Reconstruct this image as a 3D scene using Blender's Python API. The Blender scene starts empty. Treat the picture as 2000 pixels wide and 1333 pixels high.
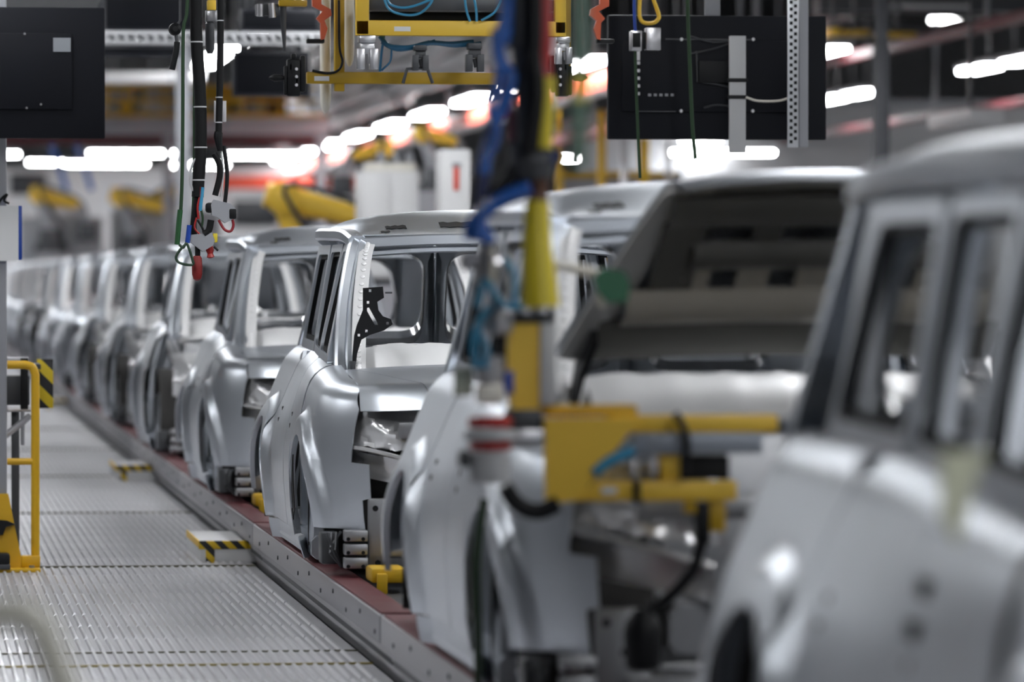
import bpy, bmesh, math, random
from mathutils import Vector, Matrix
import numpy as np
random.seed(7)
SC = bpy.context.scene
COL = SC.collection
PI = math.pi

# ---------------------------------------------------------------- camera, world, exposure
F_PX, CW, CH = 9400.0, 2000.0, 1333.0
YAW, PITCH = math.atan(1176 / 9400), math.atan(123.5 / 9400)
CAM = Vector((0, 0, 1.45))
cam_d = bpy.data.cameras.new('camera'); cam = bpy.data.objects.new('camera', cam_d); COL.objects.link(cam)
cam.location = CAM; cam.rotation_euler = (PI / 2 - PITCH, 0, -YAW)
cam_d.sensor_width = 36; cam_d.lens = F_PX / CW * 36; cam_d.clip_start = .1; cam_d.clip_end = 400
cam_d.dof.use_dof = True; cam_d.dof.focus_distance = 21.0; cam_d.dof.aperture_fstop = 2.45
SC.camera = cam
world = bpy.data.worlds.new('world'); SC.world = world; world.use_nodes = True
world.node_tree.nodes['Background'].inputs[0].default_value = (.75, .8, .9, 1)
world.node_tree.nodes['Background'].inputs[1].default_value = .12
vs = SC.view_settings; vs.view_transform = 'Standard'; vs.look = 'None'; vs.gamma = 1; vs.use_curve_mapping = False
vs.exposure = 0.6
SC.cycles.max_bounces = 6; SC.cycles.diffuse_bounces = 3; SC.cycles.glossy_bounces = 4; SC.cycles.transmission_bounces = 2
SC.cycles.caustics_reflective = False; SC.cycles.caustics_refractive = False
LAMP = 25.0          # radiance of the hall's tube lamps

def at(px, py, Y):
    """world point on the ray through photo pixel (px,py) at distance Y along the line"""
    v = Vector(((px - CW / 2) / F_PX, -(py - CH / 2) / F_PX, -1))
    v = cam.rotation_euler.to_matrix() @ v
    return CAM + v * (Y / v.y)

# ---------------------------------------------------------------- materials
MATS = {}
def mat(name, col, rough=.5, metal=0., noise=0., nscale=8., bump=0., emit=0., alpha=1., trans=0., spec=.5, stretch=None):
    if name in MATS: return MATS[name]
    m = bpy.data.materials.new(name); m.use_nodes = True
    nt = m.node_tree; b = nt.nodes['Principled BSDF']
    b.inputs['Base Color'].default_value = (*col, 1); b.inputs['Roughness'].default_value = rough
    b.inputs['Metallic'].default_value = metal; b.inputs['Specular IOR Level'].default_value = spec
    b.inputs['Transmission Weight'].default_value = trans
    if emit:
        b.inputs['Emission Color'].default_value = (*col, 1); b.inputs['Emission Strength'].default_value = emit
    if noise or bump:
        tc = nt.nodes.new('ShaderNodeTexCoord'); tx = nt.nodes.new('ShaderNodeTexNoise')
        tx.inputs['Scale'].default_value = nscale; tx.inputs['Detail'].default_value = 5
        src = tc.outputs['Object']
        if stretch:
            mp = nt.nodes.new('ShaderNodeMapping'); mp.inputs['Scale'].default_value = stretch
            nt.links.new(src, mp.inputs['Vector']); src = mp.outputs['Vector']
        nt.links.new(src, tx.inputs['Vector'])
        if noise:
            mr = nt.nodes.new('ShaderNodeMix'); mr.data_type = 'RGBA'
            mr.inputs['A'].default_value = (*[c * (1 - noise) for c in col], 1)
            mr.inputs['B'].default_value = (*[min(1, c * (1 + noise)) for c in col], 1)
            nt.links.new(tx.outputs['Fac'], mr.inputs['Factor']); nt.links.new(mr.outputs['Result'], b.inputs['Base Color'])
            rr = nt.nodes.new('ShaderNodeMapRange'); rr.inputs['To Min'].default_value = max(.03, rough - noise * .35); rr.inputs['To Max'].default_value = rough + noise * .35
            nt.links.new(tx.outputs['Fac'], rr.inputs['Value']); nt.links.new(rr.outputs['Result'], b.inputs['Roughness'])
        if bump:
            bp = nt.nodes.new('ShaderNodeBump'); bp.inputs['Strength'].default_value = bump; bp.inputs['Distance'].default_value = .01
            nt.links.new(tx.outputs['Fac'], bp.inputs['Height']); nt.links.new(bp.outputs['Normal'], b.inputs['Normal'])
    MATS[name] = m; return m
def stripes(name, a, b_, scale, rough=.5):
    m = bpy.data.materials.new(name); m.use_nodes = True; nt = m.node_tree; b = nt.nodes['Principled BSDF']
    tc = nt.nodes.new('ShaderNodeTexCoord'); mp = nt.nodes.new('ShaderNodeMapping'); mp.inputs['Rotation'].default_value = (0, PI / 4, 0)
    w = nt.nodes.new('ShaderNodeTexWave'); w.inputs['Scale'].default_value = scale; w.bands_direction = 'X'
    r = nt.nodes.new('ShaderNodeValToRGB'); r.color_ramp.interpolation = 'CONSTANT'
    r.color_ramp.elements[0].color = (*a, 1); r.color_ramp.elements[1].color = (*b_, 1); r.color_ramp.elements[1].position = .5
    nt.links.new(tc.outputs['Object'], mp.inputs['Vector']); nt.links.new(mp.outputs['Vector'], w.inputs['Vector'])
    nt.links.new(w.outputs['Fac'], r.inputs['Fac']); nt.links.new(r.outputs['Color'], b.inputs['Base Color']); b.inputs['Roughness'].default_value = rough
    MATS[name] = m; return m
STEEL = mat('galvanised_body_steel', (.61, .645, .695), .38, 1., .10, 3.)
STEEL_IN = mat('bare_inner_steel', (.38, .385, .40), .38, .9, .12, 5.)
BRIGHT = mat('bright_pressed_aluminium', (.80, .81, .82), .2, 1., .15, 12., .25)
HOODIN = mat('hood_steel_shaded', (.20, .195, .18), .45, .7, .15, 4.)  # hood underside steel, its shadow put into a dark colour
HBAND = mat('hood_steel_lit_band', (.50, .47, .41), .5, .1, .1, 4.)  # same underside steel, brighter reflections put into the colour
HRIM = mat('hood_steel_lit_rim', (.62, .62, .62), .42, .4, .08, 4.)  # hood edge steel, coloured paler where it catches light
CRUMP = mat('crumpled_zinc_foil', (.84, .845, .86), .25, .55, .12, 14., .3)
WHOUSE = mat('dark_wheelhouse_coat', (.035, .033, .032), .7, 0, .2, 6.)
DARKST = mat('primed_inner_sheet', (.13, .125, .115), .45, .3, .15, 4.)
BLACK = mat('black_plastic', (.006, .0065, .008), .5, spec=.25)
SCREENB = mat('black_screen_case', (.006, .007, .011), .6, 0, .1, 6., spec=.2)
RUBBER = mat('black_rubber', (.008, .008, .009), .6, spec=.2)
YEL = mat('yellow_machine_paint', (.90, .58, .06), .45, 0, .06, 5.)
YEL2 = mat('ochre_dim_yellow_paint', (.55, .34, .012), .45, 0, .06, 5.)  # also yellow paint in dimmer light, on the gripper's rear frame
YRAIL = mat('yellow_railing_paint', (.72, .42, .012), .38, 0, .05, 6.)
RED = mat('red_paint', (.40, .016, .016), .4, 0, .08, 6.)
ORANGE = mat('orange_red_paint', (.62, .09, .02), .42, 0, .05, 6.)
GREY = mat('grey_paint', (.33, .34, .37), .45, 0, .06, 4.)
LGREY = mat('light_grey_paint', (.55, .56, .58), .45, 0, .05, 4.)
DGREY = mat('dark_grey_metal', (.065, .068, .075), .45, .4, .1, 6.)
MGREY = mat('machined_metal', (.5, .5, .52), .3, .9, .1, 10.)
WHITE = mat('white_paint', (.78, .78, .79), .45, 0, .04, 3.)
OFFW = mat('ivory_plastic', (.80, .77, .70), .45)
BLUE = mat('blue_hose', (.02, .12, .48), .22, 0, .25, 45., .9)
CYAN = mat('pale_blue_hose', (.05, .30, .52), .35)
GREEN = mat('green_rope', (.008, .04, .010), .6)
YHOSE = mat('yellow_hose', (.72, .58, .03), .4)
BLUEP = mat('blue_plastic', (.01, .06, .38), .4)
PAPER = mat('paper', (.82, .83, .84), .7)
BEIGE = mat('beige_hose', (.55, .54, .47), .5)
ALU = mat('aluminium_profile', (.62, .64, .67), .35, .7, .06, 6.)
PLATE = mat('ribbed_aluminium_floor', (.46, .46, .485), .40, .5, .25, 1.1)
BARS = mat('tread_bar_aluminium', (.62, .62, .65), .36, .5, .22, 1.3)
CONC = mat('grey_concrete', (.36, .36, .37), .5, 0, .12, .7)
WALLM = mat('hall_wall_paint', (.55, .56, .58), .6, 0, .05, .5)
CEILM = mat('hall_ceiling_sheet', (.16, .165, .175), .6, 0, .1, .6)
GLASS = mat('clear_film', (.9, .9, .9), .05, 0, trans=1.)
TUBE = mat('lit_lamp_tube', (.97, .985, 1.), .4, emit=LAMP)
HAZ = stripes('hazard_tape', (.75, .5, .02), (.012, .012, .014), 5.5)

# ---------------------------------------------------------------- mesh builder
class MB:
    def __init__(s): s.v = []; s.f = []
    def add(s, vs, fs):
        n = len(s.v); s.v += [tuple(p) for p in vs]; s.f += [tuple(i + n for i in f) for f in fs]; return s
    def box(s, a, b, bev=0.):
        x0, x1 = sorted((a[0], b[0])); y0, y1 = sorted((a[1], b[1])); z0, z1 = sorted((a[2], b[2]))
        e = min(bev, (x1 - x0) * .45, (y1 - y0) * .45, (z1 - z0) * .45)
        if e <= 0:
            v = [(x, y, z) for x in (x0, x1) for y in (y0, y1) for z in (z0, z1)]
            return s.add(v, [(0, 1, 3, 2), (4, 6, 7, 5), (0, 4, 5, 1), (2, 3, 7, 6), (0, 2, 6, 4), (1, 5, 7, 3)])
        bm = bmesh.new(); r = bmesh.ops.create_cube(bm, size=1)
        for q in r['verts']: q.co = Vector(((x0 + x1) / 2 + q.co.x * (x1 - x0), (y0 + y1) / 2 + q.co.y * (y1 - y0), (z0 + z1) / 2 + q.co.z * (z1 - z0)))
        bmesh.ops.bevel(bm, geom=bm.edges[:], offset=e, segments=2, profile=.5, affect='EDGES')
        bm.verts.index_update(); s.add([q.co[:] for q in bm.verts], [[q.index for q in f.verts] for f in bm.faces]); bm.free(); return s
    def beam(s, p, q, w, h, up=(0, 0, 1)):
        p, q, up = Vector(p), Vector(q), Vector(up); d = (q - p).normalized(); r = d.cross(up)
        if r.length < 1e-4: r = d.cross(Vector((1, 0, 0)))
        r.normalize(); u = r.cross(d)
        v = [e + r * (a * w / 2) + u * (b * h / 2) for e in (p, q) for a, b in ((-1, -1), (1, -1), (1, 1), (-1, 1))]
        return s.add(v, [(3, 2, 1, 0), (4, 5, 6, 7), (0, 1, 5, 4), (1, 2, 6, 5), (2, 3, 7, 6), (3, 0, 4, 7)])
    def tube(s, pts, r, n=10, cap=True, smooth=0):
        pts = [Vector(p) for p in pts]
        if smooth: pts = catmull(pts, smooth)
        m = len(pts); rs = r if isinstance(r, (list, tuple)) else [r] * m
        if len(rs) != m: rs = list(np.interp(np.linspace(0, 1, m), np.linspace(0, 1, len(rs)), rs))
        vs = []; prev = None
        for i, p in enumerate(pts):
            d = (pts[min(i + 1, m - 1)] - pts[max(i - 1, 0)]).normalized()
            if prev is None:
                a = Vector((0, 0, 1)) if abs(d.z) < .9 else Vector((1, 0, 0))
                u = d.cross(a).normalized()
            else: u = (prev - d * prev.dot(d)).normalized()
            prev = u; w = d.cross(u)
            vs += [p + (u * math.cos(2 * PI * k / n) + w * math.sin(2 * PI * k / n)) * rs[i] for k in range(n)]
        fs = [(i * n + k, i * n + (k + 1) % n, (i + 1) * n + (k + 1) % n, (i + 1) * n + k) for i in range(m - 1) for k in range(n)]
        if cap: fs += [tuple(range(n - 1, -1, -1)), tuple((m - 1) * n + k for k in range(n))]
        return s.add(vs, fs)
    def lathe(s, c, axis, prof, n=20):
        """prof: list of (distance along axis, radius)"""
        c = Vector(c); d = Vector(axis).normalized()
        return s.tube([c + d * t for t, _ in prof], [r for _, r in prof], n) if all(prof[i][0] < prof[i + 1][0] for i in range(len(prof) - 1)) else s.tube([c + d * (t + 1e-5 * i) for i, (t, _) in enumerate(prof)], [r for _, r in prof], n)
    def prism(s, poly, off):
        """poly: 3D outline, extruded by off"""
        n = len(poly); o = Vector(off); a = [Vector(p) for p in poly]
        return s.add(a + [p + o for p in a], [tuple(range(n - 1, -1, -1)), tuple(range(n, 2 * n))] + [(i, (i + 1) % n, n + (i + 1) % n, n + i) for i in range(n)])
    def sweep(s, pts, w, h, ref=(0, 1, 0), smooth=0):
        """rectangular section w (along ref) x h swept along pts"""
        pts = [Vector(p) for p in pts]
        if smooth: pts = catmull(pts, smooth)
        m = len(pts); vs = []; ref = Vector(ref)
        ws = list(np.interp(np.linspace(0, 1, m), np.linspace(0, 1, len(w)), w)) if isinstance(w, (list, tuple)) else [w] * m
        for i, p in enumerate(pts):
            d = (pts[min(i + 1, m - 1)] - pts[max(i - 1, 0)]).normalized()
            a = (ref - d * ref.dot(d)).normalized(); b = d.cross(a); W = ws[i]; e = min(W, h) * .22
            for x, y in ((-W / 2 + e, -h / 2), (W / 2 - e, -h / 2), (W / 2, -h / 2 + e), (W / 2, h / 2 - e), (W / 2 - e, h / 2), (-W / 2 + e, h / 2), (-W / 2, h / 2 - e), (-W / 2, -h / 2 + e)):
                vs.append(p + a * x + b * y)
        n = 8; fs = [(i * n + k, i * n + (k + 1) % n, (i + 1) * n + (k + 1) % n, (i + 1) * n + k) for i in range(m - 1) for k in range(n)]
        fs += [tuple(range(n - 1, -1, -1)), tuple((m - 1) * n + k for k in range(n))]
        return s.add(vs, fs)
    def grid(s, rows, th=0., flip=False, closed=False):
        """rows of 3D points -> sheet, with thickness th put behind its normal"""
        R, C = len(rows), len(rows[0]); P = np.array([[tuple(p) for p in r] for r in rows], float)
        def vec(A, ax): return np.gradient(A, axis=ax)
        fs = [(i * C + j, i * C + (j + 1) % C, (i + 1) * C + (j + 1) % C, (i + 1) * C + j) for i in range(R - 1) for j in range(C if closed else C - 1)]
        if th:
            if closed:
                dv = np.roll(P, -1, 1) - np.roll(P, 1, 1)
            else: dv = vec(P, 1)
            N = np.cross(dv, vec(P, 0)); N /= np.maximum(np.linalg.norm(N, axis=2, keepdims=True), 1e-9)
            if flip: N = -N
            Q = P - N * th; n = R * C
            V = list(P.reshape(-1, 3)) + list(Q.reshape(-1, 3))
            F = list(fs) + [tuple(i + n for i in f[::-1]) for f in fs]
            rim = [(0 * C + j, 0 * C + (j + 1) % C) for j in range(C if closed else C - 1)][::1]
            for a, b in rim: F.append((b, a, a + n, b + n))
            for a, b in [((R - 1) * C + j, (R - 1) * C + (j + 1) % C) for j in range(C if closed else C - 1)]: F.append((a, b, b + n, a + n))
            if not closed:
                for a, b in [(i * C, (i + 1) * C) for i in range(R - 1)]: F.append((a, b, b + n, a + n))
                for a, b in [(i * C + C - 1, (i + 1) * C + C - 1) for i in range(R - 1)]: F.append((b, a, a + n, b + n))
        else: V, F = list(P.reshape(-1, 3)), fs
        if flip: F = [f[::-1] for f in F]
        return s.add(V, F)
    def mesh(s, name, m, ang=35):
        me = bpy.data.meshes.new(name); me.from_pydata([tuple(map(float, p)) for p in s.v], [], [tuple(map(int, f)) for f in s.f]); me.materials.append(m)
        me.validate()
        bm = bmesh.new(); bm.from_mesh(me); bmesh.ops.recalc_face_normals(bm, faces=bm.faces[:]); bm.to_mesh(me); bm.free()
        me.polygons.foreach_set('use_smooth', [True] * len(me.polygons)); me.set_sharp_from_angle(angle=math.radians(ang)); me.update(); return me
    def build(s, name, m, parent=None, ang=35, loc=None):
        o = bpy.data.objects.new(name, s.mesh(name, m, ang)); COL.objects.link(o)
        if loc is not None: o.location = loc
        if parent is not None: o.parent = parent
        return o
def catmull(P, n):
    P = [Vector(p) for p in P]; out = []
    for i in range(len(P) - 1):
        a = P[i - 1] if i else P[0] * 2 - P[1]; b, c = P[i], P[i + 1]; d = P[i + 2] if i + 2 < len(P) else c * 2 - b
        for k in range(n):
            t = k / n; out.append(.5 * ((2 * b) + (c - a) * t + (2 * a - 5 * b + 4 * c - d) * t * t + (3 * b - a - 3 * c + d) * t ** 3))
    return out + [P[-1]]
def tag(o, label=None, cat=None, group=None, kind=None):
    for k, v in (('label', label), ('category', cat), ('group', group), ('kind', kind)):
        if v: o[k] = v
    return o
def thing(name, label, cat, loc=(0, 0, 0), group=None):
    o = bpy.data.objects.new(name, None); COL.objects.link(o); o.location = loc; o.empty_display_size = .1
    return tag(o, label, cat, group)
def copy_tree(o, parent=None):
    c = o.copy(); COL.objects.link(c); c.parent = parent
    for ch in list(o.children): copy_tree(ch, c)
    return c
def struct(name, mb, m, parent=None):
    o = mb.build(name, m, parent)
    if parent is None: o['kind'] = 'structure'
    return o
def pbox(x0, y0, x1, y1, Y, dep, bev=.004, mb=None):
    """box whose front face spans the photo rectangle at distance Y"""
    a, b = at(x0, y1, Y), at(x1, y0, Y)
    return (mb or MB()).box((a.x, Y, a.z), (b.x, Y + dep, b.z), bev)
# ---------------------------------------------------------------- hall
struct('floor', MB().box((-14, -6, -.06), (30, 140, -.03)), CONC); FLOOR = bpy.data.objects['floor']
struct('ceiling', MB().box((-14, -6, 9.0), (30, 140, 9.2)), CEILM)
struct('wall_left', MB().box((-14.2, -6, -.06), (-14, 140, 9.2)), mat('left_wall_paint', (.30, .31, .33), .6, 0, .05, .5))
struct('wall_right', MB().box((30, -6, -.06), (30.2, 140, 9.2)), WALLM)
struct('wall_back', MB().box((-14.2, 140, -.06), (30.2, 140.2, 9.2)), WALLM)
struct('wall_front', MB().box((-14.2, -6.2, -.06), (30.2, -6, 9.2)), WALLM)
# ribbed walkway plates
def tread(x0, x1, L, per=.040, seg=.62, gap=.05):
    mb = MB(); n = int((x1 - x0) / per); m = max(1, int(L / seg))
    s = L / m
    for i in range(n):
        x = x0 + (i + .5) * per
        for j in range(m):
            a, b = j * s + gap / 2, (j + 1) * s - gap / 2
            e = per * .27
            mb.add([(x - e, a, .0), (x + e, a, .0), (x + e, b, .0), (x - e, b, .0), (x - e * .45, a + .015, .009), (x + e * .45, a + .015, .009), (x + e * .45, b - .015, .009), (x - e * .45, b - .015, .009)],
                   [(4, 5, 6, 7), (0, 1, 5, 4), (1, 2, 6, 5), (2, 3, 7, 6), (3, 0, 4, 7)])
    return mb
PX0, PX1 = -1.3, 1.72
def plates(L, ys):
    base = MB().box((PX0, .006, -.03), (PX1, L - .006, 0)); bm = base.mesh('floor_plate', PLATE); tm = tread(PX0 + .02, PX1 - .02, L).mesh('tread_bars', BARS)
    for y in ys:
        p = bpy.data.objects.new('floor_plate', bm); COL.objects.link(p); p.location = (0, y, 0); p.parent = FLOOR
        t = bpy.data.objects.new('tread_bars', tm); COL.objects.link(t); t.parent = p; t['kind'] = 'stuff'
plates(5.52, [18.6 + 5.52 * k for k in range(13)] + [12.44, 6.92, 1.4])
plates(.63, [17.97])
MB().box((PX0, 17.957, -.002), (PX1, 17.972, .007)).build('edge_strip', mat('worn_yellow_line', (.34, .27, .07), .5, 0, .6, 9.), FLOOR)
MB().box((PX0, 18.588, -.002), (PX1, 18.598, .006)).build('joint_strip', mat('dark_joint', (.12, .115, .08), .6, 0, .5, 9.), FLOOR)
for k in range(1, 6): MB().box((PX0, 18.594 + 5.52 * k, -.002), (PX1, 18.606 + 5.52 * k, .0095)).build('joint_strip', MATS['dark_joint'], FLOOR)

# ---------------------------------------------------------------- lamps of the hall, with added unseen ones
def lamp_mesh(L=2.8, rod=4.9):
    h = MB().box((-.15, 0, .03), (.15, L, .10), .015).box((-.012, .3, .1), (.012, .324, rod)).box((-.012, L - .324, .1), (.012, L - .3, rod))
    t = MB().box((-.125, .04, -.02), (.125, L - .04, .03), .012)
    return h.mesh('housing', LGREY), t.mesh('tube', TUBE)
LONG, SHORT = lamp_mesh(), lamp_mesh(1.6)
def lamp(loc, label, group, rz=0, me2=None):
    r = thing('strip_lamp', label, 'lamp', loc, group); r.rotation_euler.z = rz
    for n, me in zip(('housing', 'tube'), me2 or LONG):
        o = bpy.data.objects.new(n, me); COL.objects.link(o); o.parent = r
for X, lab, grp, ys_ in ((-4.6, 'added unseen strip lamp in the row left of the walkway', 'added lamps left of the walkway', [15, 21, 27] + [62 + 6 * k for k in range(9)]),  # unseen row, added to brighten fender fronts and body sides
        (.2, 'unseen strip lamp in the row over the ribbed walkway', 'unseen lamps over the walkway', [16 + 6 * k for k in range(17)]),  # out of view; far end added to brighten distant bodies and machines
        (3.6, 'strip lamp hung high above the car bodies', 'lamps above the car bodies', [-5, -1.5, 2] + [5.5 + 6 * k for k in range(9)] + [56.6]),  # foremost three unseen, added to light the manipulator
        (8.2, 'bright strip lamp in the slanting row above the red rail', 'lamps above the red rail', [-5, -1, 3] + [9 + 6 * k for k in range(17) if k != 6]),  # first three out of view, added for light on the manipulator's front
        (13.5, 'strip lamp in the row at the right by the dull red pipes', 'lamps at the right', [16, 28, 38]),
        (20, 'added strip lamp in the row along the right wall', 'added lamps along the right wall', [20 + 10 * k for k in range(8)])):  # row added farther out to light the hall background
    for y in ys_: lamp((X, y, 4.06 if X != 20 else 6.5), lab, grp)
for X, y, z in ((13.5, 67.0, 4.08), (13.5, 69.2, 4.08), (13.5, 59.2, 4.1), (13.5, 56.8, 4.1), (11.5, 59, 4.3)): lamp((X, y, z), 'short strip lamp right of the upper right screen', 'short lamps at the right', 0, SHORT)
for px, py, Y in ((170, 300, 95), (125, 321, 91), (440, 304, 96), (195, 300, 98), (-120, 302, 95), (52, 318, 120), (322, 323, 120), (185, 301, 110), (450, 304, 110)):  # last two added behind the others to brighten the partition
    q = at(px, py, Y); lamp((q.x, q.y, q.z), 'crosswise strip lamp at the far end of the hall', 'crosswise lamps at the far end', -PI / 2, SHORT)
# ---------------------------------------------------------------- car bodies
XC, Y0C, PITCHC = 2.53, 19.24, 6.48
WMAX = .90
def interp_prof(tab, v):
    """Catmull-Rom through (v, z, w)"""
    i = max(0, min(len(tab) - 2, next((k for k in range(len(tab) - 1) if v <= tab[k + 1][0]), len(tab) - 2)))
    b, c = tab[i], tab[i + 1]; t = (v - b[0]) / (c[0] - b[0]); t = max(0, min(1, t))
    a = tab[i - 1] if i else b; d = tab[i + 2] if i + 2 < len(tab) else c
    o = []
    for q in (1, 2):
        m0 = (c[q] - a[q]) / max(1e-6, c[0] - a[0]) * (c[0] - b[0]); m1 = (d[q] - b[q]) / max(1e-6, d[0] - b[0]) * (c[0] - b[0])
        o.append((2 * t ** 3 - 3 * t * t + 1) * b[q] + (t ** 3 - 2 * t * t + t) * m0 + (-2 * t ** 3 + 3 * t * t) * c[q] + (t ** 3 - t * t) * m1)
    return o
PF = [(.26, .26, .85), (.33, .33, .87), (.45, .45, .89), (.6, .6, .90), (.75, .75, .90), (.9, .9, .885), (1.0, 1.0, .86), (1.05, 1.045, .83), (1.10, 1.075, .785), (1.16, 1.085, .73)]
PR = [(.26, .26, .85), (.33, .33, .87), (.45, .45, .88), (.6, .6, .89), (.7, .7, .885), (.8, .8, .86), (.9, .9, .82), (1.0, 1.01, .775), (1.06, 1.07, .745), (1.10, 1.115, .70), (1.16, 1.135, .66)]
def sst(a, b, x): t = max(0, min(1, (x - a) / (b - a))); return t * t * (3 - 2 * t)
def plan(p):
    if p < .5: ph = min(1.45, (.5 - p) / .5); return .5 - .5 * math.sin(ph), -.5 * (1 - math.cos(ph))
    if p > 3.75: ph = min(1.45, (p - 3.75) / .5); return 3.75 + .5 * math.sin(ph), -.5 * (1 - math.cos(ph))
    return p, 0.
FA, RA = (.72, .42, .385), (3.25, .42, .385)      # wheel arches: y, z, radius
def side(p, v):
    y, off = plan(p); k = sst(.8, 2.9, y)
    zf, wf = interp_prof(PF, v); zr, wr = interp_prof(PR, v)
    z = zf + (zr - zf) * k; w = wf + (wr - wf) * k
    kd = .80 + .20 * sst(-.25, 1.1, y)
    if z > .6: z = .6 + (z - .6) * kd
    for cy, cz, r in (FA, RA):
        d = math.hypot(p - cy, v - cz); w += .032 * (1 - sst(r + .07, r + .12, d)) + .006 * (1 - sst(r, r + .2, d))
    return w + off, y, z
def gh(y, z):
    wb = .775 - .085 * sst(.8, 3.3, y); t = (z - 1.1) / .53
    return wb + (.615 - .002 * sst(1.6, 3.3, y) - wb) * max(0, t) ** 1.25, y, z
def resample(pts, n):
    """polyline -> list with each vertex kept, about n pieces in all"""
    pts = [tuple(p) for p in pts]; L = [math.dist(pts[i], pts[i + 1]) for i in range(len(pts) - 1)]; T = sum(L); cnt = [max(1, round(n * l / T)) for l in L]
    while sum(cnt) > n: cnt[cnt.index(max(cnt))] -= 1
    while sum(cnt) < n: cnt[max(range(len(cnt)), key=lambda i: L[i] / cnt[i])] += 1
    out = [pts[0]]
    for i, c in enumerate(cnt):
        for k in range(1, c + 1): t = k / c; out.append(tuple(a + (b - a) * t for a, b in zip(pts[i], pts[i + 1])))
    return out
def coons(bot, top, left, right, nu, nv):
    B, T, L, R = resample(bot, nu), resample(top, nu), resample(left, nv), resample(right, nv); rows = []
    for j in range(nv + 1):
        row = []; t = j / nv
        for i in range(nu + 1):
            s = i / nu; q = []
            for c in (0, 1):
                q.append((1 - t) * B[i][c] + t * T[i][c] + (1 - s) * L[j][c] + s * R[j][c] - ((1 - s) * (1 - t) * B[0][c] + s * (1 - t) * B[-1][c] + (1 - s) * t * T[0][c] + s * t * T[-1][c]))
            row.append(q)
        rows.append(row)
    return rows
def arc(c, a0, a1, n): return [(c[0] + c[2] * math.cos(math.radians(a0 + (a1 - a0) * i / n)), c[1] + c[2] * math.sin(math.radians(a0 + (a1 - a0) * i / n))) for i in range(n + 1)]
def panel(rows, sg, fn=side, th=.004, inset=0., mb=None):
    g = [[(sg * (fn(a, b)[0] - inset), *fn(a, b)[1:]) for a, b in r] for r in rows]
    return (mb or MB()).grid(g, th, flip=(sg < 0))
def ring2d(outer, inner, n):
    return [resample(outer + [outer[0]], n)[:-1], resample(inner + [inner[0]], n)[:-1]]
def rounded(poly, r, k=5):
    out = []; n = len(poly)
    for i in range(n):
        p = Vector(poly[i]); a = Vector(poly[i - 1]); b = Vector(poly[(i + 1) % n])
        u = (a - p).normalized(); w = (b - p).normalized(); rr = min(r, (a - p).length * .45, (b - p).length * .45)
        s, e = p + u * rr, p + w * rr
        for q in range(k + 1):
            t = q / k; out.append(tuple((1 - t) ** 2 * s + 2 * t * (1 - t) * p + t * t * e))
    return out
def inset_poly(poly, d):
    c = Vector((sum(p[0] for p in poly) / len(poly), sum(p[1] for p in poly) / len(poly))); out = []; n = len(poly)
    for i in range(n):
        p, a, b = Vector(poly[i]), Vector(poly[i - 1]), Vector(poly[(i + 1) % n])
        e1 = (p - a).normalized(); e2 = (b - p).normalized(); n1 = Vector((-e1.y, e1.x)); n2 = Vector((-e2.y, e2.x))
        if n1.dot(c - p) < 0: n1 = -n1
        if n2.dot(c - p) < 0: n2 = -n2
        m = (n1 + n2); out.append(tuple(p + m * (d / max(.3, (1 + n1.dot(n2))))))
    return out
def window_frame(poly, wd, sg, th=.03, mb=None, inset=0.):
    """closed strip along a window outline on the greenhouse surface"""
    rin = inset_poly(poly, wd); o = rounded(poly, .02); i = rounded(rin, .05); N = len(o)
    rows = []
    for t in (0, .5, 1): rows.append([gh(a[0] + (b[0] - a[0]) * t, a[1] + (b[1] - a[1]) * t) for a, b in zip(o, i)])
    g = [[(sg * (w - inset), y, z) for w, y, z in r] for r in rows]
    return (mb or MB()).grid(g, th, flip=(sg < 0), closed=True)
BP, CP, DP = (1.93, 1.98), (2.60, 2.64), 3.12
FW = [(1.14, 1.085), (1.93, 1.10), (1.97, 1.60), (1.66, 1.60)]
RW = [(1.97, 1.10), (2.60, 1.115), (2.62, 1.60), (2.01, 1.60)]
QW = [(2.66, 1.115), (3.52, 1.125), (3.30, 1.60), (2.68, 1.60)]
def roof_pt(w, y):
    e = min(1, abs(w) / .60); ax = 1 - (1 - e ** 7) ** .55 if e < 1 else 1
    f = sst(1.52, 2.15, y); r = sst(4.25, 3.6, y) if y > 3.6 else 1
    top = 1.635 + (.085 + .035 * (1 - (w / .6) ** 2)) * f * (1 - ax) * (.4 + .6 * r) - .05 * (1 - r)
    return (w * (1 + .03 * sst(1.7, 2.6, y) - .14 * sst(3.0, 4.1, y)), y, top)
HINGE = (0, .98, 1.035)
def hood_yf(w):
    w = abs(w)
    if w <= .66: return -.05 + .12 * (w / .66) ** 2.6
    return .5 - .5 * math.sin(math.acos(max(-1, 1 - (.90 - w) / .5)))
def hood_pt(w, y):
    yf = hood_yf(w); t = (y - yf)
    z = .985 + .07 * sst(-.35, 1.15, y) + .028 * (1 - (w / .75) ** 2)
    z -= .10 * max(0, 1 - t / .12) ** 2.0 - .008
    return (w, y, z)
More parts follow.
